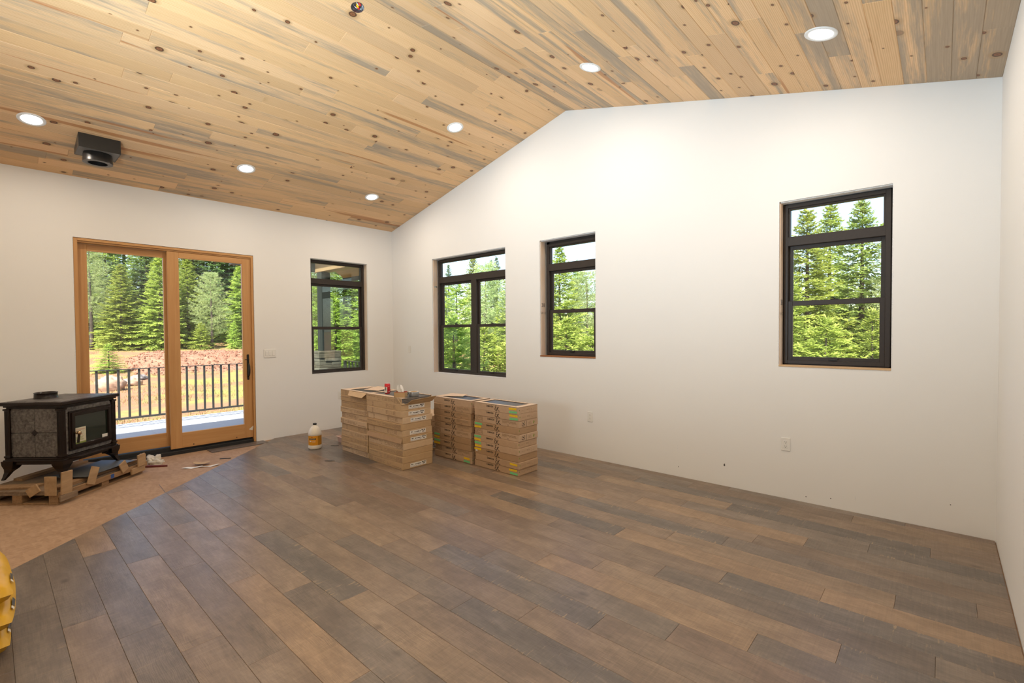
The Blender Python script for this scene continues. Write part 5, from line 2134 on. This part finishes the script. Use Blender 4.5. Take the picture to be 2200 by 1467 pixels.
pr = thing('porch_roof', 'small porch roof with brown soffit and dark fascia above the stone pillar', 'roof', (0, 0, 0))
sy0, sy1, sl_ = -0.55, 0.86, -0.66
zf = lambda y: 2.735 + sl_ * (y - sy1)
g = G()
g.add([(-3.2, sy0, zf(sy0)), (-1.0, sy0, zf(sy0)), (-1.0, sy1, zf(sy1)), (-3.2, sy1, zf(sy1)), (-3.2, sy0, zf(sy0) + 0.12), (-1.0, sy0, zf(sy0) + 0.12), (-1.0, sy1, zf(sy1) + 0.12), (-3.2, sy1, zf(sy1) + 0.12)],
      [(3, 2, 1, 0), (4, 5, 6, 7), (0, 1, 5, 4), (1, 2, 6, 5), (2, 3, 7, 6), (3, 0, 4, 7)])
g.build('soffit', M['porch_wood'], pr)
g = G()
g.cbox(-3.24, -1.0, sy1 - 0.03, sy1 + 0.01, zf(sy1) - 0.07, zf(sy1) + 0.12, 0.004)
g.build('fascia', M['post'], pr)
g = G()
g.cbox(-2.95, -WT - 0.01, 0.02, 0.24, 2.785, 3.02, 0.004)
g.build('beam', M['porch_wood'], pr)
g = G()
g.cbox(-3.0, -2.90, -1.6, 0.30, 2.80, 3.10, 0.004)
g.build('cross_beam', M['post'], pr)

# ================================================================== ground


def smooth(a, b, x):
    t = min(1, max(0, (x - a) / (b - a)))
    return t * t * (3 - 2 * t)


def terrain(x, y):
    r = math.hypot(x - CAM.x, y - CAM.y)
    return -0.70 + 1.05 * smooth(22, 48, r) + 2.5 * smooth(48, 90, r) + 0.05 * mnoise.noise(Vector((x * 0.25, y * 0.25, 0)))


def ray_px(px, py):
    return fw * FPX + rt2 * (px - 1100) + up2 * (733.5 - py)


def at_px(px, r):
    """ground point in the direction of a picture column, r metres away (distance from the ground and usual sizes)"""
    d = ray_px(px, 715)
    d = Vector((d.x, d.y)).normalized()
    x, y = CAM.x + d.x * r, CAM.y + d.y * r
    return Vector((x, y, terrain(x, y)))


def z_px(px, py, r):
    d = ray_px(px, py)
    return CAM.z + d.z / math.hypot(d.x, d.y) * r


g = G()
g.smooth = True
NX, NY, X0, Y0_, STP = 74, 60, -95.0, -35.0, 2.2
vs = [(X0 + i * STP, Y0_ + j * STP, terrain(X0 + i * STP, Y0_ + j * STP)) for i in range(NX) for j in range(NY)]
g.add(vs, [(i * NY + j, (i + 1) * NY + j, (i + 1) * NY + j + 1, i * NY + j + 1) for i in range(NX - 1) for j in range(NY - 1)])
tag(g.build('ground', M['ground']), 'dry ground of bare reddish earth and thin grass', 'ground', None, 'structure')

# dirt mound beyond the railing
g = G()
g.smooth = True
NA, NRR = 90, 40
vs = []
for i in range(NA + 1):
    px = 265 + (600 - 265) * i / NA
    for j in range(NRR + 1):
        r = 28.5 + (40 - 28.5) * j / NRR
        d = ray_px(px, 715)
        d = Vector((d.x, d.y)).normalized()
        x, y = CAM.x + d.x * r, CAM.y + d.y * r
        s_ = smooth(0, 0.16, i / NA) * smooth(0, 0.1, 1 - i / NA) * smooth(0, 0.5, j / NRR) * smooth(0, 0.35, 1 - j / NRR)
        nz = mnoise.noise(Vector((x * 0.9, y * 0.9, 3))) * 0.5 + mnoise.noise(Vector((x * 2.6, y * 2.6, 7))) * 0.3
        vs.append((x, y, terrain(x, y) - 0.04 + s_ * (0.55 + 0.22 * nz)))
g.add(vs, [(i * (NRR + 1) + j, i * (NRR + 1) + j + 1, (i + 1) * (NRR + 1) + j + 1, (i + 1) * (NRR + 1) + j) for i in range(NA) for j in range(NRR)])
mound = tag(g.build('dirt_mound', M['mound']), 'long low heap of dug reddish dirt between railing and trees', 'mound')
MV = vs
rk = random.Random(2)


def rock_verts(r, sx, sy, sz, seed, n=9, k=6):
    off = Vector((seed * 3.7, seed * 1.3, seed * 2.1))
    vs, fs = [], []
    for i in range(k + 1):
        t = PI * i / k
        for j in range(n):
            a = 2 * PI * j / n
            p = Vector((math.sin(t) * math.cos(a), math.sin(t) * math.sin(a), math.cos(t)))
            d = 1 + 0.40 * mnoise.noise(p * 1.2 + off) + 0.28 * mnoise.noise(p * 2.9 + off) + 0.10 * mnoise.noise(p * 6.5 + off)
            vs.append((p.x * d * sx, p.y * d * sy, p.z * d * sz))
    for i in range(k):
        for j in range(n):
            q = (j + 1) % n
            fs.append((i * n + j, (i + 1) * n + j, (i + 1) * n + q, i * n + q))
    return vs, fs


g = G()
for q in range(2600):
    p = MV[rk.randrange(len(MV))]
    s_ = 0.02 + 0.055 * rk.random() ** 2
    v, f = rock_verts(1, s_, s_, s_ * 0.7, q, 5, 3)
    g.add(v, f, Matrix.Translation((p[0] + rk.uniform(-.2, .2), p[1] + rk.uniform(-.2, .2), p[2] + 0.01)))
tag(g.build('dirt_clods', M['clod']), 'loose dirt clods scattered over the heap', 'dirt', None, 'stuff')
for (px, r, sx, sy, sz, lab, sd) in ((237, 24.0, 0.33, 0.42, 0.40, 'large pale boulder behind the deck railing', 3.3), (278, 25.5, 0.27, 0.38, 0.24, 'smaller pale boulder lying against the large one', 5.1), (296, 27.5, 0.30, 0.34, 0.16, 'grey flat rock on the grass behind the boulders', 8.2)):
    p = at_px(px, r)
    v, f = rock_verts(1, sx, sy, sz, sd, 26, 16)
    g = G()
    g.smooth = True
    g.add(v, f)
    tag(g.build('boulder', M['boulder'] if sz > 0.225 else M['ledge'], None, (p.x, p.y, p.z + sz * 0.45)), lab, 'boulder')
# grass blades
g = G()
for q in range(9000):
    px, r = rk.uniform(120, 620), 12 + 34 * rk.random() ** 1.3
    if q % 3 == 0:
        px, r = rk.uniform(620, 2150), 8 + 22 * rk.random()
    p = at_px(px, r)
    if mnoise.noise(Vector((p.x * 0.35, p.y * 0.35, 5))) < -0.05 or (p.x > -3.6 and p.y < 0.9):
        continue
    h_ = 0.05 + 0.10 * rk.random()
    for b in range(3):
        a = rk.random() * 2 * PI
        w_ = 0.007
        dx, dy = math.cos(a), math.sin(a)
        q0 = p + Vector((rk.uniform(-.12, .12), rk.uniform(-.12, .12), -0.01))
        g.add([(q0.x - dy * w_, q0.y + dx * w_, q0.z), (q0.x + dy * w_, q0.y - dx * w_, q0.z), (q0.x + dx * h_ * 0.5, q0.y + dy * h_ * 0.5, q0.z + h_)], [(0, 1, 2)])
tag(g.build('grass', M['grass']), 'thin yellow green grass on the bare earth', 'grass', None, 'stuff')

# ================================================================== trees


class Crown:
    def __init__(s):
        s.v, s.f, s.t = [], [], []

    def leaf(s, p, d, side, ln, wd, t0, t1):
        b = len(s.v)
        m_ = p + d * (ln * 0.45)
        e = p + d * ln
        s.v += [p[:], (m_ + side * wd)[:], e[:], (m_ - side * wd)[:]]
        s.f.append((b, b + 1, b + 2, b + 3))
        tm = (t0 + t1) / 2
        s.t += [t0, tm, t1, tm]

    def mesh(s, name, mat):
        me = bpy.data.meshes.new(name)
        me.from_pydata(s.v, [], s.f)
        at = me.attributes.new('tip', 'FLOAT', 'POINT')
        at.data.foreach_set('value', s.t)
        me.materials.append(mat)
        return me


def trunk_mesh(H, r0, seed):
    r = random.Random(seed)
    g = G()
    g.smooth = True
    pts, rs_ = [], []
    for i in range(9):
        t = i / 8
        pts.append((0.03 * H * 0.1 * math.sin(t * 5 + seed), 0.02 * H * 0.1 * math.cos(t * 4 + seed), -0.15 + t * H))
        rs_.append(r0 * (1 - t) ** 0.8 + 0.008)
    g.tube(pts, rs_, 8)
    return g.mesh('trunk', M['bark'])


def fir_mesh(seed, H, R, mat, dens=1.0, low=0.05, step=0.15, leafw=1.0):
    """spruce / fir: whorls of branches carrying flat sprays"""
    r = random.Random(seed)
    c = Crown()
    UPV = Vector((0, 0, 1))
    z = H * low
    while z < H * 0.985:
        q = z / H
        Lmax = R * (1 - q) ** 0.92 * (0.55 + 0.45 * smooth(0, 0.12, q))
        nb = max(4, int((6 + 3 * (1 - q)) * dens))
        tip_f = min(1.0, (1 - q) * 4.5 + 0.28)
        for b in range(nb):
            a = 2 * PI * (b + r.random() * 0.8) / nb + z * 9
            L = Lmax * r.uniform(0.68, 1.12) + 0.06
            out = Vector((math.cos(a), math.sin(a), 0))
            sd = Vector((-math.sin(a), math.cos(a), 0))
            rise = 0.55 * q - 0.18 + r.uniform(-0.1, 0.1)
            droop = 0.32 * (1 - q)
            zz = z + r.uniform(-0.5, 0.5) * step
            n = max(3, int(L / (0.100 * math.sqrt(leafw))))
            for i in range(n + 1):
                t = 0.18 + 0.82 * i / n
                p = out * (L * t)
                p.z = zz + L * (rise * t - droop * t * t + 0.14 * t ** 4)
                fwd = (out + UPV * (rise - 2 * droop * t + 0.5 * t ** 3)).normalized()
                tw = (0.32 * L * (1.02 - t) ** 0.75 + 0.07)
                tw = min(tw, 0.42) * tip_f
                for sg in (-1, 1):
                    d = (fwd * 0.72 + sd * sg * 0.75 + UPV * r.uniform(-0.5, 0.25)).normalized()
                    nrm_ = d.cross(UPV + out * r.uniform(-.7, .7) + sd * r.uniform(-.7, .7)).normalized()
                    t0, t1 = 0.15 + 0.35 * t, 0.45 + 0.55 * t
                    c.leaf(p, d, nrm_, tw, 0.020 * leafw, t0, t1)
                    m_ = max(2, int(tw / (0.075 * leafw)))
                    for k_ in range(1, m_ + 1):
                        pp = p + d * (tw * k_ / (m_ + 0.6))
                        for s2 in (-1, 1):
                            d2 = (d * 0.8 + nrm_ * s2 * 0.6 + UPV * r.uniform(-0.25, 0.25)).normalized()
                            n2 = d2.cross(UPV + nrm_ * r.uniform(-.8, .8) + fwd * r.uniform(-.6, .6)).normalized()
                            c.leaf(pp, d2, n2, r.uniform(0.065, 0.115) * leafw ** 0.7 * (0.3 + 0.7 * tip_f), 0.0155 * leafw, t0 + 0.1, min(1, t1 + 0.1))
            c.leaf(out * L * 0.9 + UPV * (zz + L * (rise * .9 - droop * .81 + .1)), fwd, sd, 0.16, 0.02 * leafw, 0.6, 1.0)
        z += step * (0.8 + 0.5 * (1 - q))
    for k_ in range(8):
        a = k_ * 0.8
        c.leaf(Vector((0, 0, H * (0.96 + 0.004 * k_))), Vector((math.cos(a) * 0.5, math.sin(a) * 0.5, 1)).normalized(), Vector((-math.sin(a), math.cos(a), 0)), 0.2, 0.02, 0.8, 1.0)
    return c.mesh('crown', mat)


def pine_mesh(seed, H, R, mat, low=0.18):
    """open pine with needle tufts on upswept branches"""
    r = random.Random(seed)
    c = Crown()
    z = H * low
    while z < H * 0.99:
        q = z / H
        L0 = R * (1 - q) ** 0.6 * (0.5 + 0.5 * smooth(low, low + .2, q))
        for b in range(6):
            a = 2 * PI * (b + r.random()) / 6
            L = L0 * r.uniform(0.5, 1.1) + 0.15
            out = Vector((math.cos(a), math.sin(a), 0))
            sd = Vector((-math.sin(a), math.cos(a), 0))
            n = max(2, int(L / 0.17))
            for i in range(n + 1):
                t = 0.25 + 0.75 * i / n
                for s_ in ((0,) if t < 0.5 else (-1, 0, 1)):
                    p = out * (L * t) + sd * (s_ * L * 0.22 * t) + Vector((0, 0, z + L * (0.15 * t + 0.25 * t * t) + r.uniform(-.06, .06)))
                    ax = (out + sd * s_ * 0.5 + Vector((0, 0, 0.5 + r.uniform(-.3, .3)))).normalized()
                    for k_ in range(11):
                        d = (ax * 0.7 + Vector((r.gauss(0, 1), r.gauss(0, 1), r.gauss(0, 1))).normalized()).normalized()
                        side = d.cross(Vector((r.random() - .5, r.random() - .5, r.random() - .5))).normalized()
                        c.leaf(p, d, side, r.uniform(0.12, 0.20), 0.008, 0.2 + 0.4 * t, 0.6 + 0.4 * t)
        z += 0.26 * (0.8 + 0.5 * (1 - q))
    return c.mesh('crown', mat)


PROTO = {
    'b': (fir_mesh(1, 4.2, 1.35, M['fir_bright'], 1.0, 0.03, 0.15), trunk_mesh(4.1, 0.07, 1), 4.2),
    'y': (fir_mesh(2, 2.4, 1.15, M['fir_bright'], 1.05, 0.02, 0.13), trunk_mesh(2.3, 0.05, 2), 2.4),
    'm': (fir_mesh(3, 6.5, 1.75, M['fir_mid'], 1.25, 0.05, 0.17, 1.35), trunk_mesh(6.4, 0.10, 3), 6.5),
    'B': (fir_mesh(4, 7.5, 1.9, M['fir_bright'], 1.25, 0.05, 0.18, 1.5), trunk_mesh(7.4, 0.11, 4), 7.5),
    'd': (fir_mesh(5, 14.0, 2.6, M['fir_dark'], 1.1, 0.07, 0.36, 2.4), trunk_mesh(13.9, 0.20, 5), 14.0),
    'p': (pine_mesh(6, 6.0, 1.5, M['pine_nd']), trunk_mesh(5.9, 0.09, 6), 6.0),
    'P': (pine_mesh(7, 9.0, 1.9, M['pine_nd'], 0.25), trunk_mesh(8.9, 0.13, 7), 9.0),
}
NAMES = {'b': 'young_fir', 'y': 'fir_sapling', 'm': 'fir_tree', 'B': 'tall_fir', 'd': 'dark_fir', 'p': 'pine_tree', 'P': 'tall_pine'}
rtree = random.Random(77)


def tree(kind, px, r, py_top, label, group=None, wide=1.0):
    p = at_px(px, r)
    cm, tm, H0 = PROTO[kind]
    H = max(1.2, z_px(px, py_top, r) - p.z)
    s_ = H / H0
    root = thing(NAMES[kind], label, 'tree', tuple(p), rtree.random() * 6.28, group)
    root.scale = (s_ * wide, s_ * wide, s_)
    link('crown', cm, root)
    link('trunk', tm, root)
    return root


# seen through the sliding door
tree('b', 232, 31, 738, 'low bushy fir sapling right behind the large boulder', None, 1.9)
tree('B', 262, 46, 566, 'bright layered fir behind the boulders', None, 1.25)
tree('B', 345, 45, 545, 'tall bright fir at the end of the dirt heap', None, 1.2)
tree('B', 405, 47, 552, 'bright fir behind the middle of the dirt heap', None, 1.25)
tree('p', 455, 45, 585, 'thin pine with bare grey trunk behind the dirt heap', None, 1.2)
tree('y', 432, 44, 695, 'small fir sapling at the foot of the thin pine', None, 1.2)
tree('b', 503, 44, 690, 'small bright fir at the back of the dirt heap', None, 1.1)
tree('B', 520, 49, 560, 'dense bright fir behind the small bright fir', None, 1.25)
tree('P', 196, 47, 520, 'tall pale pine with grey trunk beside the bushy sapling', None, 1.2)
for i in range(26):
    px = 70 + i * 23 + rtree.uniform(-8, 8)
    kd = 'dm'[i % 3 == 1]
    tree(kd, px, 52 + 10 * rtree.random(), 470 + rtree.uniform(-50, 40), 'tall dark fir in the forest beyond the dirt heap' if kd == 'd' else 'tall fresh green fir in the forest beyond the dirt heap', 'dark firs beyond the dirt heap' if kd == 'd' else 'green firs beyond the dirt heap', 1.25)
# seen through the porch window
tree('m', 742, 17.5, 470, 'broad green fir filling the view of the porch window', None, 1.25)
tree('b', 722, 14.5, 640, 'young bright fir behind the short porch railing', None, 1.15)
tree('b', 792, 15.5, 600, 'young fir near the house corner beyond the porch railing', None, 1.1)
tree('P', 690, 24, 500, 'pale pine behind the stone pillar', None, 1.2)
for px, r, top in ((640, 36, 470), (700, 40, 480), (760, 38, 500), (820, 36, 520), (870, 34, 540), (590, 38, 480)):
    tree('d', px, r, top, 'tall dark fir standing behind the porch', 'firs behind the porch', 1.2)
# seen through the double window
tree('b', 982, 14.0, 598, 'bright yellow green fir standing before the dark green fir outside the double window', None, 1.15)
tree('y', 975, 10.2, 688, 'bright sapling in front of the bright yellow green fir outside the double window', None, 1.25)
tree('y', 1040, 11.0, 708, 'sapling in front of the pale pine outside the double window', None, 1.2)
tree('y', 1096, 10.5, 730, 'sapling in front of the bright fir between double and narrow windows', None, 1.1)
tree('m', 940, 21, 566, 'dark green fir behind the bright yellow green fir', None, 1.1)
tree('p', 1044, 19, 566, 'pale pine outside the double window', None, 1.35)
tree('B', 1098, 18, 574, 'bright fir between the double window and the narrow window', None, 1.15)
tree('B', 1018, 36, 548, 'distant fir top above the double window transom bar', None, 1.1)
for px, top in ((1056, 556), (1068, 549), (965, 566), (1110, 560), (905, 556)):
    tree('d', px, 40, top, 'distant dark fir beyond the double window', 'distant firs beyond the double window', 1.15)
# seen through the narrow window
tree('B', 1203, 16.5, 528, 'bright fir with its tip in the narrow window transom', None, 1.15)
tree('p', 1262, 18.5, 582, 'pale pine outside the narrow window', None, 1.3)
tree('y', 1216, 11.5, 690, 'sapling in front of the bright fir outside the narrow window', None, 1.25)
tree('y', 1272, 10.5, 712, 'sapling in front of the pale pine outside the narrow window', None, 1.25)
tree('b', 1160, 15, 590, 'young fir outside the wall between the double and narrow windows', None, 1.1)
tree('m', 1240, 26, 560, 'green fir behind the narrow window trees', None, 1.3)
tree('m', 1310, 22, 566, 'green fir outside the blank wall beside the narrow window', None, 1.2)
for px, top in ((1150, 590), (1190, 600), (1235, 592), (1285, 600), (1340, 590)):
    tree('d', px, 42, top, 'distant dark fir beyond the narrow window', 'distant firs beyond the narrow window', 1.2)
# seen through the lone window
tree('B', 1732, 15.5, 446, 'olive green fir with visible trunk outside the lone window', None, 1.2)
tree('B', 1783, 21, 437, 'fir rising between two others in the lone window', None, 1.15)
tree('m', 1850, 17.5, 430, 'dense green fir behind the young bright fir outside the lone window', None, 1.15)
tree('P', 1972, 15.5, 360, 'tall pine reaching in at the edge of the lone window transom', None, 1.0)
tree('b', 1874, 12.2, 664, 'young bright fir in front of the dense green fir outside the lone window', None, 1.1)
tree('b', 1700, 13.0, 600, 'young fir in front of the olive green fir outside the lone window', None, 1.1)
tree('y', 1775, 12.0, 690, 'low sapling between two young firs outside the lone window', None, 1.2)
for px, top in ((1640, 470), (1600, 500), (1960, 420), (2010, 480)):
    tree('B', px, 19, top, 'bright fir outside the blank stretch of gable wall', 'firs outside the gable wall', 1.15)
for px, top in ((1560, 560), (1640, 560), (1700, 540), (1760, 560), (1810, 580), (1860, 560), (1930, 560), (2000, 570), (1480, 570), (1400, 580)):
    tree('d', px, 38 + 4 * rtree.random(), top, 'distant dark fir beyond the lone window', 'distant firs beyond the lone window', 1.25)
